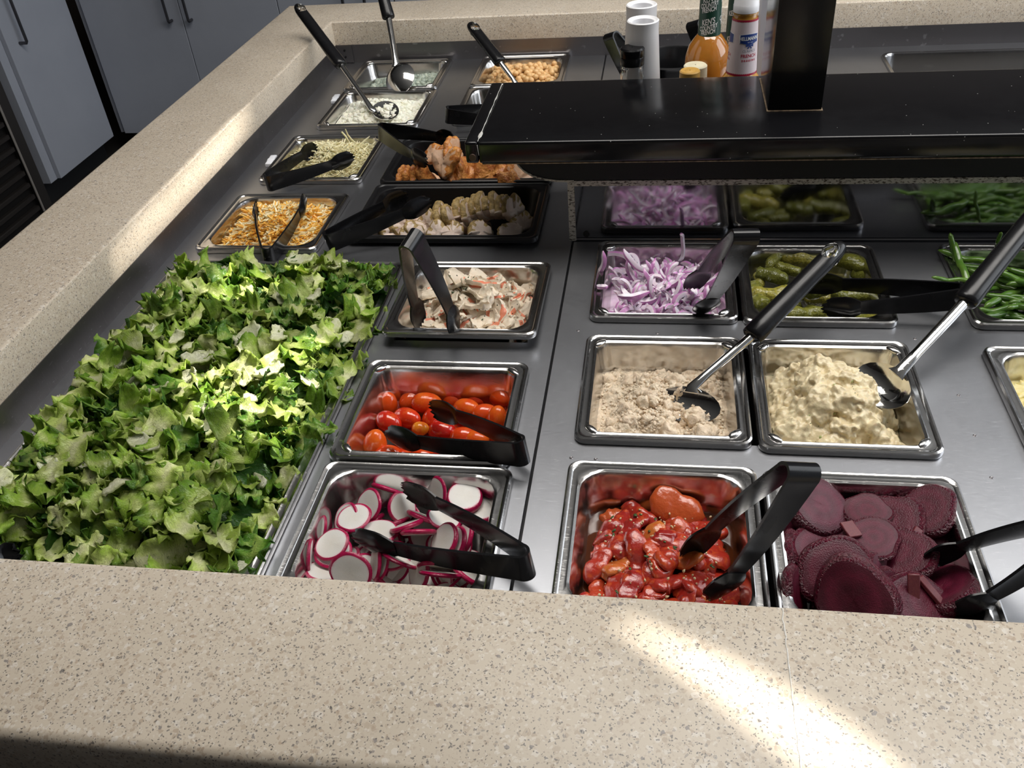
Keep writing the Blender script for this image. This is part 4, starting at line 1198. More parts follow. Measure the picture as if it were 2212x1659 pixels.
def crabm(name, a, b):
    q = NT(name); co = q.co()
    c = q.mix(q.noise(q.mapp(co, (1, 4, 1)), 120, 4), a, b)
    vo = q.vor(co, 300); sp = q.n('ShaderNodeSeparateColor'); q.l(vo.outputs['Color'], sp.inputs[0])
    f = q.math('MULTIPLY', q.math('LESS_THAN', vo.outputs['Distance'], .26), q.math('LESS_THAN', sp.outputs[0], .10))
    q.set(col=q.mix(f, c, (.03, .03, .012)), rough=.4, sss=.2, ssss=.3, sssr=(.01, .007, .005)); q.bump(q.noise(q.mapp(co, (1, 6, 1)), 200, 3), .5, .0012); return q.m


CRM = [crabm('crab_white_flesh', (.84, .74, .58), (.76, .64, .50)), crabm('crab_red_edge', (.80, .20, .10), (.75, .32, .20))]
CME = []
for s in range(14):
    V, Fc, mi = flake(s, rnd(.012, .023), rnd(.005, .011), rnd(.002, .004)); CME.append(mesh('crab_flake', V, Fc, CRM, mi, True, 70))


def crz(u, v): return -.014 + .038 * edgef(u, v, .5) * (1 - .25 * (u < .3)) + .012 * math.exp(-((u - .58) ** 2 + (v - .70) ** 2) / .06)


for k in range(150):
    u, v = R_.random(), R_.random(); x, y = inside('crab', u, v, .026); z = crz(u, v) + rnd(-.005, .005)
    piece('crab_flake', R_.choice(CME), (x, y, z), rot_n((rnd(-1, 1), rnd(-1.1, .6), 1), rnd(0, 6.28)), 'white and red flake of herbed crab, ' + zone('crab', x, y) + ' of its pan', 'crab', 'crab salad flakes', rnd(.75, 1.1))
ms = Mass(); V, Fc = heap('crab', lambda x, y, u, v: crz(u, v) - .010, CRM[0], '', '', '', 40); ms.add(V, Fc)
for k in range(60):
    u, v = R_.random(), R_.random(); x, y = inside('crab', u, v, .03); ms.add(hl[0], hl[1], (x, y, crz(u, v) + rnd(0, .006)), (rnd(-.5, .5), rnd(-.5, .5), rnd(0, 6)), rnd(.0008, .0020), 1)
ms.build('crab_salad_bed', [CRM[0], herbm], 'shredded crab salad and herb bits under the larger flakes', 'salad')


# ---- chicken slices: D-shaped slabs with skin on the curved side
def slab(seed, a, b, th, n=34):
    rr = random.Random(seed); o = Vector((seed * 1.9, 3, 1)); out = []
    for k in range(n):
        t = 2 * math.pi * k / n; x = math.cos(t); y = math.sin(t); y = y if y > 0 else y * .45
        w = 1 + .34 * noise.noise(Vector((x * 1.3, y * 1.3, 0)) + o) + .14 * noise.noise(Vector((x * 4, y * 4, 0)) + o) + .06 * noise.noise(Vector((x * 11, y * 11, 0)) + o); out.append((x * a * w, y * b * w))
    rings = []
    for s_, z in ((.25, .52), (.6, .54), (.90, .5), (1.0, .36), (1.04, 0), (1.0, -.36), (.9, -.5), (.6, -.52), (.25, -.5)):
        rings.append([(x * s_, y * s_, z * th * (1 + .25 * noise.noise(Vector((x * 60, y * 60, z)) + o)) + .0036 * noise.noise(Vector((x * 55, y * 55, 0)) + o) + .0014 * noise.noise(Vector((x * 190, y * 190, z)) + o)) for x, y in out])
    V, Fc = loft(rings, True, True, True); mi = []
    for i in range(8):
        for k in range(n): mi.append(1 if (2 <= i <= 5 or (i in (1, 6) and noise.noise(Vector((k * .45, i, seed))) > .05)) and (0 <= k <= n // 2) else 0)
    return V, Fc, mi + [0, 0]


MEAT = mottled('chicken_meat', (.78, .62, .52), (.84, .70, .60), 60, .42, .4, .0015, sss=.2, bscale=160)
HERBSK = mottled('herb_crust', (.66, .46, .19), (.26, .18, .06), 160, .5, .6, .002)
MEAT2 = mottled('roast_chicken_meat', (.72, .50, .36), (.62, .36, .20), 50, .42, .6, .0020, sss=.2, bscale=160)
ORSK = mottled('spiced_orange_skin', (.80, .36, .09), (.36, .10, .022), 110, .38, .7, .002)
S1 = []; S2 = []; S3 = []
for s in range(6):
    V, Fc, mi = slab(s + 5, rnd(.017, .022), rnd(.022, .028), rnd(.0085, .012)); S1.append(mesh('chicken_slice', V, Fc, [MEAT, HERBSK], mi, True, 60))
    V, Fc, mi = slab(s + 25, rnd(.017, .022), rnd(.022, .028), rnd(.006, .010)); S2.append(mesh('roast_chicken_slice', V, Fc, [MEAT2, ORSK], mi, True, 60)); S3.append(mesh('roast_chicken_slice', V, Fc, [ORSK, ORSK], mi, True, 60))


def slice_(mel, i, u, v, z, n_, roll, sc, label, grp_):
    # local +Y (skin side) is turned up as far as the slice normal allows
    n_ = Vector(n_).normalized(); up = Vector((0, 0, 1)); y_ = (up - n_ * n_.dot(up)).normalized(); x_ = y_.cross(n_)
    M3 = Matrix((x_, y_, n_)).transposed() @ Matrix.Rotation(roll, 3, 'Z')
    piece('chicken_slice', mel[i], W(u, v, z), M3.to_euler(), label, 'chicken', grp_, sc)


HC = [(955, 470, (.95, -.10, .25), .4), (975, 475, (.93, -.15, .3), .3), (995, 462, (.95, -.12, .25), -.4), (1012, 470, (.93, -.12, .3), -.6), (1030, 462, (.95, -.12, .3), -.5), (1045, 458, (.93, -.12, .35), -.6), (1058, 456, (.93, -.15, .35), -.6),
      (1072, 454, (.93, -.12, .35), -.6), (1088, 455, (.9, -.25, .4), -.5), (1108, 460, (.75, -.50, .5), -.5), (925, 488, (-.2, -.75, .5), .2), (902, 478, (.6, -.3, .7), .6), (1132, 486, (.2, -.6, .8), .3), (1110, 503, (.1, -.6, .8), 1.2),
      (1035, 503, (.7, -.3, .7), -.6), (978, 508, (-.1, -.4, .9), .4), (948, 508, (.1, -.5, .8), .2), (870, 492, (.8, -.3, .5), .9), (845, 503, (.6, -.3, .7), 1.4), (905, 502, (.5, -.5, .6), .5), (888, 510, (.2, -.5, .8), .1)]
for i, (u, v, n_, ro) in enumerate(HC):
    w_ = 'herb-crusted chicken slice, number %s from the left of its leaning row' % ('first second third fourth fifth sixth seventh eighth ninth tenth'.split()[i]) if i < 10 else \
        'herb-crusted chicken piece, ' + ('pale and blunt beside the row', 'small, left of the blunt piece', 'lying at the right wall', 'flat at the front right', 'dark flat strip at the front middle', 'flat at the front, left of the dark strip', 'at the front under the blunt piece', 'near the tong jaw', 'in the front left corner', 'low behind the upright tong hinge', 'front edge, left part')[i - 10]
    slice_(S1, i % 6, u, v, .004 if i < 10 else -.002, n_, ro, 1.0 if i < 10 else .85, w_.replace('number ', ''), 'herb chicken slices in the front black pan')
for k in range(16):
    u, v = R_.random(), R_.random(); x, y = inside('chicken', u, v, .036)
    piece('chicken_slice', R_.choice(S1), (x, y, rnd(-.040, -.024)), rot_n((rnd(-.5, .5), rnd(-.5, .5), 1), rnd(0, 6)), 'deep-lying herb chicken piece in shade', 'chicken', 'herb chicken in the lower layer', 1.)
OC = [(878, 388, (.8, -.55, .3), .2, .8, 'leftmost of the small row at the left end'), (892, 388, (.8, -.5, .3), .1, .85, 'second of the small row at the left end'), (906, 388, (.8, -.5, .3), 0, .85, 'third of the small row at the left end'), (920, 386, (.8, -.45, .3), 0, .9, 'fourth of the small row at the left end'),
      (958, 352, (-.55, -.60, .6), -.7, 1.35, 'big thick one on top of the pile'), (935, 340, (-.5, -.5, .8), .3, 1.0, 'pale-faced one at the upper left'), (984, 340, (.9, -.3, .3), .2, 1.15, 'tall upright one by the shelf corner'), (968, 372, (-.4, -.75, .5), -.5, 1.2, 'dark-charred one under the big one'),
      (988, 386, (.85, -.35, .4), -.5, 1.0, 'narrow one leaning below the shelf corner'), (1003, 384, (.85, -.35, .4), -.5, 1.0, 'second narrow one leaning below the shelf corner'), (1035, 372, (.1, -.85, .5), 0, 1.25, 'broad orange one under the shelf front'),
      (1062, 376, (.2, -.85, .5), .1, 1.2, 'broad one right of centre under the shelf'), (1090, 368, (.5, -.6, .6), -.7, 1.0, 'dark one by the curved apron'), (1118, 388, (.3, -.75, .6), -.5, 1.15, 'white-fleshed one at the right end'), (1100, 398, (.2, -.8, .6), .4, .8, 'small burnt piece at the front rim')]
for i, (u, v, n_, ro, sc, w_) in enumerate(OC):
    slice_(S3 if i in (0, 1, 2, 3, 7, 8, 9, 10, 11, 12, 14) else S2, i % 6, u, v, (.030 if i in (4, 5, 6) else .014 if i in (7,) else .006), n_, ro, sc, 'orange roast chicken slice, ' + w_, 'orange roast chicken in the rear black pan')
for k in range(14):
    u, v = R_.random(), R_.random(); x, y = inside('orange', u, v, .036)
    piece('chicken_slice', R_.choice(S2), (x, y, rnd(-.030, -.012)), rot_n((rnd(-.5, .5), rnd(-.9, .1), 1), rnd(0, 6)), 'deep-lying orange roast chicken piece in shade', 'chicken', 'orange chicken in the lower layer', 1.)
# ================================================================== tongs
def unit(v): return v / v.length


def tongs(H, T1, T2, label, w0=.0255, w1=.0155, ws=.0275, flip=1, teeth=True, group='black one-piece serving tongs', name='serving_tongs'):
    H, T1, T2 = Vector(H), Vector(T1), Vector(T2)
    a = unit((T1 + T2) / 2 - H); n = unit((T1 - H).cross(T2 - H)); b = n.cross(a)
    e = empty(name, H); tag(e, label, 'tongs', group)
    r = .0085; t0 = .06
    for T in (T1, T2):
        L = (T - H).dot(a); off = (T - H).dot(b); sg = 1 if off > 0 else -1; off = abs(off)
        ts = [t0 * (1 - math.cos(math.radians(90 * i / 6))) for i in range(7)] + [t0 + (1 - t0) * (i / 26) for i in range(1, 27)]
        P = []
        for t in ts:
            s = r * math.sqrt(max(0, 1 - (1 - t / t0) ** 2)) if t < t0 else r + (off - r) * ((t - t0) / (1 - t0)) + .004 * math.sin(math.pi * (t - t0) / (1 - t0))
            if t > .70: s -= .0035 * ((t - .70) / .30) ** 2
            P.append(H + a * (L * t) + b * (sg * s))
        K = 9

        def strip(i0, i1, name_, parent, scoop):
            rows = []
            for i in range(i0, i1 + 1):
                t = ts[i]; tan = unit(P[min(i + 1, len(P) - 1)] - P[max(i - 1, 0)]); o_ = tan.cross(n)
                if o_.dot(b) * sg < 0: o_ = -o_
                if i == 0: o_ = -a
                if scoop:
                    q = (t - ts[i0]) / (1 - ts[i0]); w = w1 + (ws - w1) * min(1, q / .30) ** .8 if q < .3 else ws - (ws * .34) * ((q - .3) / .7) ** 2.2; dp = .0048 * min(1, q * 4) * (1 - .35 * q); th = .0016
                else:
                    w = w0 + (w1 - w0) * (t / ts[-1] / .68) ** 1.2; dp = -.0008 if t > t0 else 0; th = .0024
                row = []
                for k in range(K):
                    u = k / (K - 1) * 2 - 1; p = P[i] + n * (u * w / 2) + o_ * (dp * (1 - u * u))
                    if scoop and i == i1:
                        p += tan * ((.0 if (k % 2 == 0) else -.0042) - .006 * u * u)
                    elif scoop and i == i1 - 1: p -= tan * (.004 * u * u)
                    row.append(p)
                rows.append(row + [row[k] - o_ * th for k in range(K - 1, -1, -1)])
            V, Fc = loft(rows, True, True, True)
            return part(name_, V, Fc, BLACK, parent, sharp=35)
        ic = next(i for i, t in enumerate(ts) if t > .68)
        arm = strip(0, ic, 'arm', e, False)
        strip(ic, len(ts) - 1, 'scoop', arm, True)
    return e


TG = [((1148, 1222, .030), (757, 1162, .004), (868, 1050, .004), 'black serving tongs lying open across the radish slices', {}),
      ((1136, 977, .026), (829, 940, -.004), (928, 878, -.006), 'black serving tongs lying open across the grape tomatoes', {}),
      ((885, 512, .150), (908, 705, .004), (992, 722, .006), 'black serving tongs standing hinge-up in the crab salad', {}),
      ((1614, 503, .148), (1490, 622, .006), (1512, 682, .000), 'black serving tongs standing hinge-up in the sliced onion', {}),
      ((2085, 640, .030), (1722, 610, .004), (1772, 668, .010), 'black serving tongs lying sideways from the pickles to the bean pan', {}),
      ((1738, 1008, .140), (1480, 1200, -.012), (1535, 1300, -.010), 'black serving tongs standing hinge-up between the peppers and beets', {}),
      ((2330, 1135, .075), (1992, 1212, -.004), (2065, 1330, -.004), 'black serving tongs reaching into the beets from the right edge', {}),
      ((704, 524, .018), (882, 418, .040), (934, 434, .044), 'black serving tongs leaning on the left end of the herb chicken pan', {}),
      ((578, 556, .012), (553, 440, .034), (664, 425, .030), 'black serving tongs with their hinge toward the lettuce, jaws on the orange cheese', {}),
      ((574, 396, .018), (686, 316, .030), (768, 338, .026), 'black serving tongs lying open over the pale yellow cheese shreds', {}),
      ((820, 283, .045), (988, 302, .034), (924, 352, .040), 'black serving tongs reaching into the orange chicken from the left', {}),
      ((962, 248, .030), (1120, 232, .010), (1110, 262, .010), 'black serving tongs at the pan half hidden under the end of the black shelf', {})]
for h, a_, b_, l_, kw in TG:
    tongs(W(h[0], h[1], h[2]), W(a_[0], a_[1], a_[2]), W(b_[0], b_[1], b_[2]), l_, **kw)
# two pairs leaning in the crock behind the shelf
HB = W(1316, 72, .13)
tongs(HB, HB + Vector((.085, .020, -.115)), HB + Vector((.060, -.010, -.125)), 'black tongs leaning in the dark crock left of the cup stack')
HB = W(1497, 46, .135)
tongs(HB, HB + Vector((.075, .020, -.115)), HB + Vector((.055, -.010, -.125)), 'black tongs leaning in the dark crock behind the amber dressing bottle')
# jaw of a pair hidden by the near worktop
tongs(W(-150, 1250, .060), W(48, 1200, .030), W(20, 1225, .050), 'black tongs mostly hidden at the near left corner of the lettuce')


# ================================================================== spoons
def spoon(G, J, Sx, E, bw, label, slots=False, convex=False, gr=.0115, sr=.0045, bn=None, depth=.008, name='serving_spoon', ring=True):
    """grip end G, grip/stem joint J, stem end Sx, bowl tip E"""
    G, J, Sx, E = map(Vector, (G, J, Sx, E)); e = empty(name, G); tag(e, label, 'spoon', 'black-handled serving spoons')
    d = unit(J - G); L = (J - G).length
    up = Vector((0, 0, 1)); sd = unit(d.cross(up)); nn = sd.cross(d)
    prof = [(0, .02), (.015, .45), (.04, .72), (.10, .92), (.25, .96), (.6, .98), (.88, 1.06), (.96, 1.08), (.99, 1.0), (1.0, .8)]
    V, Fc = tube([G + d * (L * t) for t, _ in prof], [(gr * .80 * f, gr * f) for _, f in prof], 18, True, nn)
    gp_ = part('grip', V, Fc, BLACK, e, sharp=60)
    if ring:
        c = G + d * (.021); m_ = 24
        rings = []
        R1 = gr * .66
        for k in range(m_):
            an = 2 * math.pi * k / m_; ra = d * math.cos(an) * 1.35 + sd * math.sin(an)
            rings.append([c + ra * (R1 + .0011 * math.cos(t)) + nn * (gr * .80 * math.sin(t)) for t in [2 * math.pi * j / 8 for j in range(8)]])
        V, Fc = loft(rings + [rings[0]], True)
        part('hanging_eyelet', V, Fc, CHROME, gp_)
        V, Fc = tube([c - nn * gr * 1.6, c + nn * gr * 1.6], [(gr * .66 * 1.35, gr * .66)] * 2, 20, True, d)
        cut(gp_, [v_ - Vector(G) for v_ in V], Fc)
    B1 = Sx; q = unit(Sx - J)
    V, Fc = tube([J - d * .004, J.lerp(Sx, .3), J.lerp(Sx, .75), Sx, Sx + (unit(E - Sx)) * .006], [(sr, sr * 1.15), (sr * .95, sr * 1.1), (sr * .9, sr), (sr * .65, sr * 1.3), (sr * .4, sr * 2.)], 14, True, nn)
    st_ = part('stem', V, Fc, CHROME, e)
    # bowl: oval dish from Sx to E
    ax = unit(E - Sx); LB = (E - Sx).length; bn = Vector(bn) if bn is not None else up; bn = unit(bn - ax * bn.dot(ax)); bs = ax.cross(bn)
    nu, nv = 22, 15; V = []; Fc = []
    cen = Sx + ax * (LB / 2)
    for layer in (0, 1):
        for j in range(nv):
            rr_ = j / (nv - 1)
            for i in range(nu):
                an = 2 * math.pi * i / nu; x = math.cos(an) * rr_; y = math.sin(an) * rr_
                wid = bw / 2 * (1 - .12 * (-x) ** 2 if x < 0 else 1)
                z = -depth * (1 - rr_ ** 2) * (-1 if convex else 1) - layer * .0009
                V.append(cen + ax * (x * LB / 2) + bs * (y * wid) + bn * z)
    off = nu * nv
    hole = set()
    if slots:
        for j in range(3, 12):
            for i in range(nu):
                an = 2 * math.pi * (i + .5) / nu
                yy = math.sin(an) * (j + .5) / (nv - 1)
                if abs(math.cos(an)) > .3 and (abs(abs(yy) - .33) < .07 or abs(yy) < .035): hole.add((j, i))
    for j in range(nv - 1):
        for i in range(nu):
            if (j, i) in hole: continue
            k = (i + 1) % nu; Fc += [(j * nu + i, (j + 1) * nu + i, (j + 1) * nu + k, j * nu + k), (off + j * nu + i, off + j * nu + k, off + (j + 1) * nu + k, off + (j + 1) * nu + i)]
    for i in range(nu):
        k = (i + 1) % nu; j = nv - 1; Fc.append((j * nu + i, off + j * nu + i, off + j * nu + k, j * nu + k))
    bo_ = part('bowl', V, Fc, CHROME, e, sharp=50)
    return e


cv = NT('clear_void'); cv.set(col=(.30, .30, .29), rough=.12, metal=1.)
spoon(W(1822, 524, .085), W(1622, 728, .030), W(1495, 836, .004), W(1476, 912, -.018), .066, 'black-handled spoon standing in the tuna salad', bn=(-.15, -.5, 1), depth=.007)
spoon(W(2255, 440, .105), W(2082, 655, .052), W(1945, 800, .024), W(1866, 862, .002), .064, 'black-handled large spoon standing in the chunky creamy salad', bn=(-.45, -.30, .85), depth=.012, sr=.0050)
spoon(W(640, 10, .138), W(738, 142, .060), W(803, 236, .014), W(862, 240, .006), .060, 'black-handled slotted spoon in the white cheese cubes', slots=True, bn=(.1, -.2, 1), depth=.004)
spoon(W(816, -50, .165), W(840, 40, .100), W(856, 138, .040), W(872, 200, .004), .060, 'black-handled solid spoon in the blue cheese, seen from its shiny back', convex=True, bn=(-.1, -.85, .5), depth=.012, sr=.0052)
spoon(W(1014, 50, .085), W(1082, 136, .035), W(1116, 182, .004), W(1135, 205, -.012), .05, 'black-handled spoon with its bowl buried in the chickpeas')

# ================================================================== condiments behind the shelf
ty = empty('condiment_tray', (.02, 1.3, .0)); tag(ty, 'low black tray behind the shelf that carries the bottles and cups', 'tray')
v, f = bbox(-.085, .30, 1.222, 1.425, .0005, .03, .003, 1); part('tray_base', v, f, BLACKPAN, ty)
ck = []
CP = W(1452, 122, .062, )
ckm = simple('black_crock_glaze', (.008, .008, .009), .25)
for i, (cx, cy, r, lb_) in enumerate(((CP.x, CP.y, .062, 'round black crock behind the white cup stacks'), (CP.x + .135, CP.y + .01, .062, 'round black crock behind the dressing bottles'))):
    V, Fc = lathe([(.001, 0), (r * .9, 0), (r * .97, .01), (r, .055), (r + .002, .060), (r - .002, .062), (r - .005, .058), (r - .008, .015), (.001, .012)], 40)
    o = obj('black_crock', mesh('black_crock', V, Fc, ckm), None, (cx, cy, .0)); tag(o, lb_, 'crock', 'black crocks')
# cup stacks
cupm = NT('translucent_cup_plastic'); cupm.set(col=(.93, .93, .95), rough=.35, spec=.4)


def cup_stack(x, y, z0, z1, r, n, label):
    e = empty('cup_stack', (x, y, z0)); tag(e, label, 'cups', 'stacks of small white cups')
    for k in range(n):
        zb = z0 + (z1 - z0 - .028) * k / (n - 1)
        V, Fc = lathe([(.001, 0), (r * .80, 0), (r * .82, .001), (r * .97, .025), (r * 1.02, .0262), (r * 1.04, .028), (r * .99, .0282), (r * .93, .025), (r * .77, .002), (.001, .0015)], 32)
        obj('cup', mesh('cup', V, Fc, cupm.m), e, (0, 0, zb - z0))


def cup_stack2(x, y, z0, z1, r0, r1, n, label):
    e = empty('cup_stack', (x, y, z0)); tag(e, label, 'cups', 'stacks of tall white cups'); H_ = z1 - z0
    for k in range(n):
        h = H_ * (.55 if k < n - 1 else 1); zb = (H_ - .11) * (k / (n - 1)); rr0, rr1 = r0, r1
    # nested cups upside-down: a long taper with the open rim of the lowest at the bottom; top cup shows its open mouth
    zt = H_
    V, Fc = lathe([(r1 * .98, 0), (r1, .002), (r0 * 1.03, zt - .012), (r0 * 1.04, zt - .006), (r0 * 1.05, zt), (r0 * .98, zt + .0012), (r0 * .84, zt - .001), (r0 * .80, zt - .006), (r0 * .78, zt - .03), (.001, zt - .031)], 36)
    obj('outer_cup', mesh('outer_cup', V, Fc, cupm.m), e)
    V, Fc = lathe([(r0 * .80, zt - .008), (r0 * .84, zt - .0005), (r0 * .72, zt - .0015), (r0 * .70, zt - .02)], 36)
    obj('inner_cup_rim', mesh('inner_cup_rim', V, Fc, cupm.m), e)


yA = 1.262; pA = W(1389, 44, 0, y=yA); cup_stack2(pA.x, yA, .031, pA.z, .0205, .0295, 4, 'tall stack of white translucent cups, nearer one')
yB_ = 1.322; pB = W(1386, 10, 0, y=yB_); cup_stack2(pB.x, yB_, .031, pB.z, .0205, .0295, 4, 'tall stack of white translucent cups, the one behind')
# glass shaker with black lid
ys_ = 1.238; pS = W(1366, 112, 0, y=ys_)
gl = NT('clear_glass'); gl.set(col=(.95, .96, .96), rough=.03, trans=1., ior=1.45)
sk = empty('glass_shaker', (pS.x, ys_, .03)); tag(sk, 'small clear glass shaker with a black lid in front of the cups', 'shaker')
zt = pS.z - .03
V, Fc = lathe([(.001, 0), (.0150, 0), (.0160, .003), (.0160, zt - .030), (.0145, zt - .024), (.0155, zt - .022), (.0155, zt - .020), (.0138, zt - .018), (.0138, zt - .012),
               (.0125, zt - .012), (.0125, zt - .024), (.0145, zt - .032), (.0145, .004), (.001, .004)], 36); obj('glass_jar', mesh('glass_jar', V, Fc, gl.m), sk)
V, Fc = lathe([(.001, zt + .0065), (.0145, zt + .0065), (.0163, zt + .0045), (.0163, zt - .0045), (.0158, zt - .0055), (.0163, zt - .0065), (.0160, zt - .0165), (.001, zt - .0165)], 36); obj('lid', mesh('lid', V, Fc, BLACK), sk)
V, Fc = lathe([(.001, .0045), (.0142, .0045), (.0142, zt * .42), (.001, zt * .44)], 24); obj('contents', mesh('contents', V, Fc, mottled('pale_seasoning', (.55, .52, .46), (.65, .62, .56), 300, .8, .3)), sk)


# text wrapped round a bottle
def text_geo(s, size, ext=.0):
    c = bpy.data.curves.new('t', 'FONT'); c.body = s; c.size = size; c.align_x = 'CENTER'; c.align_y = 'CENTER'; c.offset = ext
    o = bpy.data.objects.new('t', c); COL.objects.link(o); dg = bpy.context.evaluated_depsgraph_get(); dg.update()
    me = bpy.data.meshes.new_from_object(o.evaluated_get(dg)); V = [v.co.copy() for v in me.vertices]; Fc = [list(p.vertices) for p in me.polygons]
    bpy.data.objects.remove(o); bpy.data.meshes.remove(me); bpy.data.curves.remove(c); return V, Fc


def wrap(V, rad, az, z, shear=0., lift=.0003):
    """rad(z) radius; az azimuth (radians) where the text centre sits; x runs round the bottle"""
    out = []
    for v in V:
        zz = z + v.y + shear * v.x; r = rad(zz) + lift; a = az + v.x / r; out.append((r * math.cos(a), r * math.sin(a), zz))
    return out


def bottle_text(parent, s, size, rad, az, z, mat, shear=0., name='lettering', ext=.0, squash=1.):
    V, Fc = text_geo(s, size, ext); V = [Vector((v.x * squash, v.y, 0)) for v in V]
    obj(name, mesh(name, wrap(V, rad, az, z, shear), Fc, mat, smooth=False), parent)


lwh = simple('label_white_print', (.80, .80, .78), .5)
lbl = simple('label_blue_print', (.015, .045, .22), .4)
lrd = simple('label_red_print', (.45, .015, .05), .4)
lgy = simple('label_grey_print', (.30, .32, .38), .5)
green = simple('green_neck_label', (.008, .055, .035), .35)


def rprof(prof):
    def f(z):
        for (r0, z0), (r1, z1) in zip(prof, prof[1:]):
            if z0 <= z <= z1: return r0 + (r1 - r0) * (z - z0) / max(1e-6, z1 - z0)
        return prof[-1][0] if z > prof[-1][1] else prof[0][0]
    return f


def glassy(name, c0, c1, rough=.08):
    q = NT(name); co = q.co(); q.set(col=q.mix(q.noise(co, 30, 3), c0, c1), rough=rough, spec=.6, sss=.25, ssss=.02, coat=.6); return q.m


def round_bottle(x, y, z0, neck_top, hz, liquid, label, words, az=-1.75, group='round glass dressing bottles with green necks'):
    e = empty('dressing_bottle', (x, y, z0)); tag(e, label, 'bottle', group)
    H_ = hz                                               # height of the label's lower edge on the neck
    prof = [(.001, 0), (.028, 0), (.031, .004), (.0325, H_ * .3), (.0328, H_ - .044), (.0318, H_ - .030), (.0275, H_ - .016), (.0200, H_ - .005), (.0162, H_ - .0005), (.0150, H_), (.0138, neck_top)]
    V, Fc = lathe(prof + [(.001, neck_top)], 40); obj('bottle_body', mesh('bottle_body', V, Fc, liquid, sharp=60), e)
    lp = [(.0156, H_ - .002), (.0158, H_), (.0145, neck_top + .001), (.001, neck_top + .001)]
    V, Fc = lathe(lp, 40); nl = obj('neck_label', mesh('neck_label', V, Fc, green), e)
    rf = rprof([(.0158, H_ - .01), (.0145, neck_top + .01)])
    for (s_, sz, zz, a_) in words: bottle_text(nl, s_, sz, rf, az + a_, zz, lwh, .24, ext=.00022, squash=.66)
    V, Fc = lathe([(.0135, neck_top + .001), (.0145, neck_top + .002), (.0145, neck_top + .018), (.001, neck_top + .019)], 30); obj('cap', mesh('cap', V, Fc, simple('white_cap', (.75, .75, .73), .4)), e)


amber = glassy('amber_dressing', (.36, .13, .015), (.46, .19, .03)); creamy = glassy('creamy_dressing', (.50, .40, .32), (.56, .46, .38))
yK = 1.33; bK = W(1532, 72, 0, y=yK); zb = bK.z - .031
KW = []
for zoff in (0, .030):
    for a_, dz in ((.0, 0), (2.0, .013), (-2.0, -.004)):
        KW += [("KEN'S", .0112, zb + .0195 + zoff + dz, a_), ('COUNTRY', .0084, zb + .0118 + zoff + dz, a_), ('FRENCH', .0084, zb + .0054 + zoff + dz, a_)]
round_bottle(bK.x, yK, .031, zb + .075, zb, amber, 'round amber dressing bottle with a green printed neck', KW)
yM = 1.385; bM_ = W(1580, 102, 0, y=yM); zb = bM_.z - .031
KW = [("KEN'S", .0098, zb + .0165, -.35), ('ALMOND', .0075, zb + .0100, -.35), ("KEN'S", .0098, zb + .052, -.35)]
round_bottle(bM_.x + .006, yM, .031, zb + .085, zb, creamy, 'pinkish creamy dressing bottle with a green neck, behind the white-capped one', KW)

# tapered squeeze bottle with white cap
yH = 1.262; top = W(1613, 24, 0, y=yH); lb0 = W(1600, 154, 0, y=yH); zl1 = W(1612, 36, 0, y=yH).z - .031; zl0 = lb0.z - .031; zc = W(1613, 30, 0, y=yH).z - .031
hb = empty('squeeze_bottle', (top.x - .001, yH, .031)); tag(hb, 'tapered squeeze bottle with white flip cap and pink-white label', 'bottle')
ob = glassy('orange_dressing', (.62, .28, .03), (.70, .36, .06), .15)
hp = [(.001, 0), (.026, 0), (.029, .004), (.030, zl0 * .6), (.0265, zl0 - .010), (.0200, zl0), (.0163, zl1 - .003), (.0150, zl1 + .003), (.0163, zl1 + .006), (.0150, zl1 + .0075), (.001, zl1 + .0075)]
V, Fc = lathe(hp, 40); obj('bottle_body', mesh('bottle_body', V, Fc, ob), hb)
rf = rprof([(.0203, zl0 - .001), (.0166, zl1)])
V, Fc = lathe([(rf(zl0 + (zl1 - zl0) * t) + .0002, zl0 + (zl1 - zl0) * t) for t in [i / 8 for i in range(9)]], 40)
lb_ = obj('wrap_label', mesh('wrap_label', V, Fc, simple('pale_pink_label', (.72, .62, .64), .45)), hb)
for zz, sg in ((zl0, 1), (zl1, -1)):
    rg = []
    n_ = 96
    r1 = [((rf(zz) + .0004) * math.cos(2 * math.pi * k / n_), (rf(zz) + .0004) * math.sin(2 * math.pi * k / n_), zz) for k in range(n_)]
    r2 = [((rf(zz) + .0004) * math.cos(2 * math.pi * k / n_), (rf(zz) + .0004) * math.sin(2 * math.pi * k / n_), zz + sg * (.0022 + (.0009 if k % 2 else 0))) for k in range(n_)]
    V, Fc = loft([r1, r2]); obj('zigzag_band', mesh('zigzag_band', V, Fc, lrd, smooth=False), lb_)
az = -1.18; zm = zl0 + (zl1 - zl0) * .66
# blue shield, lettering and bow
SH = [(-.0105, .0052), (0, .0062), (.0105, .0052), (.0110, .0), (.0098, -.0052), (.003, -.0068), (0, -.0072), (-.003, -.0068), (-.0098, -.0052), (-.0110, .0)]
for dz, col_, sc_, lf in ((0, lwh, 1.10, .0004), (0, lbl, 1.0, .0006)):
    pts = []
    n2 = 12; V = []; Fc = []
    for i in range(n2 + 1):
        x = (i / n2 * 2 - 1) * .0130 * sc_
        hi = .0054 + .0012 * (1 - (x / .0143) ** 2); lo_ = -(.0046 + .0026 * max(0, 1 - abs(x) / .011))
        for yy in (hi * sc_, lo_ * sc_): V.append(Vector((x, yy, 0)))
    for i in range(n2): Fc.append((2 * i, 2 * i + 2, 2 * i + 3, 2 * i + 1))
    for a_ in (0, -2.0): obj('emblem', mesh('emblem', wrap(V, rf, az + a_, zm, 0, lf), Fc, col_, smooth=False), lb_)
bottle_text(lb_, "HELLMANN'S", .0064, lambda z: rf(z) + .0009, az, zm + .0012, lwh, .02, ext=.00014, squash=.78)
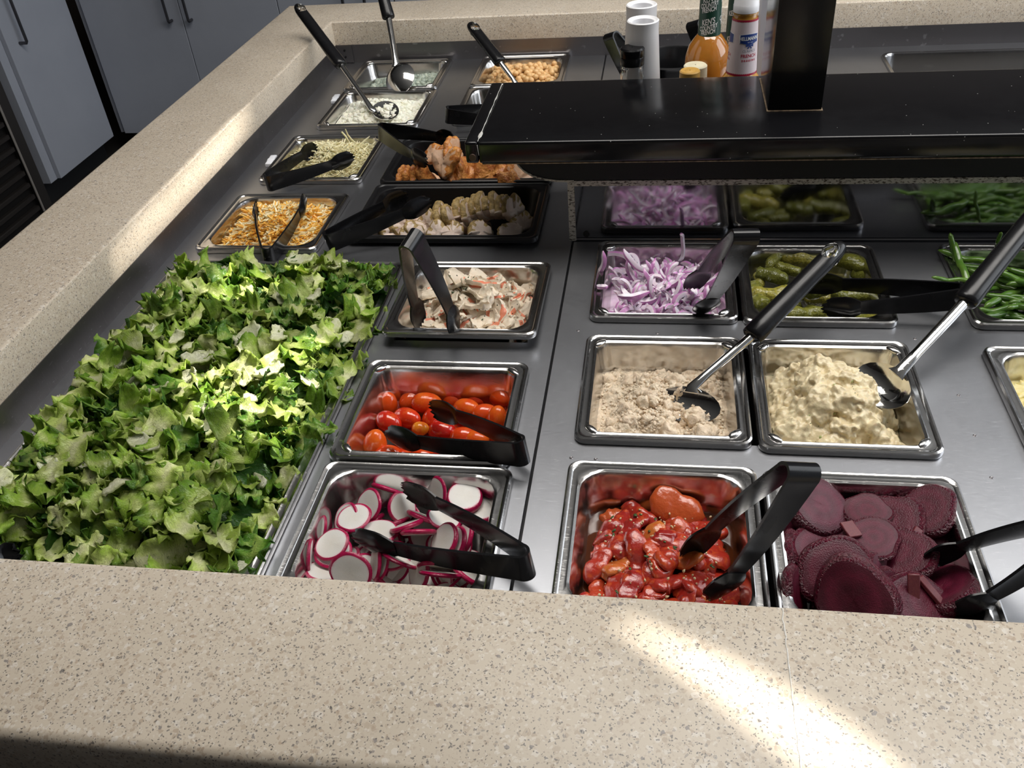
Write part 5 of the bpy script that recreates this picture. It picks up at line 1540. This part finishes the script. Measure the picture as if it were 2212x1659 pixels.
bottle_text(lb_, 'EST. 1913', .0018, lambda z: rf(z) + .0009, az, zm - .0036, lwh)
BW = [(-.0052, .0016), (-.0052, -.0018), (-.001, -.0003), (-.0036, -.0040), (-.0018, -.0040), (0, -.0010), (.0018, -.0040), (.0036, -.0040), (.001, -.0003), (.0052, -.0018), (.0052, .0016), (.001, .0006), (-.001, .0006)]
obj('bow_emblem', mesh('bow_emblem', wrap([Vector((a, b, 0)) for a, b in BW], rf, az, zm - .0078, 0, .0008), [tuple(range(len(BW)))], lbl, smooth=False), lb_)
bottle_text(lb_, 'CLASSICS', .0044, rf, az, zm - .0150, lgy)
bottle_text(lb_, 'FRENCH', .0060, rf, az, zm - .0215, lrd, ext=.00010)
bottle_text(lb_, 'D R E S S I N G', .0036, rf, az, zm - .0275, lrd, ext=.00016, squash=.86)
bottle_text(lb_, 'FRENCH', .0060, rf, az - 2.0, zm - .0215, lrd, ext=.00010)
bottle_text(lb_, 'D R E S S I N G', .0036, rf, az - 2.0, zm - .0275, lrd, ext=.00016, squash=.86)
V, Fc = lathe([(.001, zl1 + .026), (.0145, zl1 + .026), (.0158, zl1 + .0245), (.0162, zl1 + .0165), (.0166, zl1 + .0160), (.0166, zl1 + .0075), (.001, zl1 + .007)], 40)
obj('flip_cap', mesh('flip_cap', V, Fc, simple('white_flip_cap', (.78, .78, .80), .35)), hb)
# two low jar lids peeking over the shelf, and a pale box behind the bottle
for (u, v, yy, r, col_, nm, l_) in ((1502, 148, 1.285, .0160, (.72, .68, .50), 'cream_lid_jar', 'low jar with a cream lid between the bottles'), (1490, 160, 1.240, .0135, (.58, .34, .08), 'amber_lid_jar', 'low jar with a tan lid in front of the cream lid')):
    p = W(u, v, 0, y=yy); e = empty(nm, (p.x, yy, .031)); tag(e, l_, 'jar'); hz = p.z - .031
    V, Fc = lathe([(.001, 0), (r * .95, 0), (r, .003), (r, hz - .012), (.001, hz - .012)], 30); obj('jar_body', mesh('jar_body', V, Fc, glassy(nm + '_fill', (.40, .28, .14), (.48, .34, .18))), e)
    V, Fc = lathe([(.001, hz + .0055), (r * .5, hz + .0055), (r * .55, hz + .005), (r * .92, hz + .0055), (r * 1.02, hz + .004), (r * 1.04, hz - .012), (.001, hz - .0125)], 30); obj('lid', mesh('lid', V, Fc, simple(nm + '_lid', col_, .4)), e)
p0 = W(1632, 60, 0, y=1.372)
v, f = bbox(p0.x, p0.x + .050, 1.340, 1.348, .031, .30, .003, 1); o = part('white_box', v, f, simple('white_card', (.60, .62, .68), .5), origin=(p0.x, 1.36, .031)); tag(o, 'plain pale box standing behind the squeeze bottle beside the post', 'box')
# small white grips lying beside two pans
wg = simple('white_clip_plastic', (.75, .77, .82), .4)
for (u, v, l_) in ((725, 213, 'small white plastic clip beside the white cheese pan'), (586, 347, 'small white plastic clip beside the pale yellow cheese pan')):
    p = W(u, v, .004); V, Fc = joinvf([bbox(-.0055, .0055, -.018, .018, 0, .006, .002, 2), bbox(-.0065, .0065, -.004, .004, -.0003, .0066, .0015, 1)])
    o = obj('plastic_clip', mesh('plastic_clip', V, Fc, wg), None, (p.x, p.y, .0005), (0, 0, .08)); tag(o, l_, 'clip', 'white plastic clips')
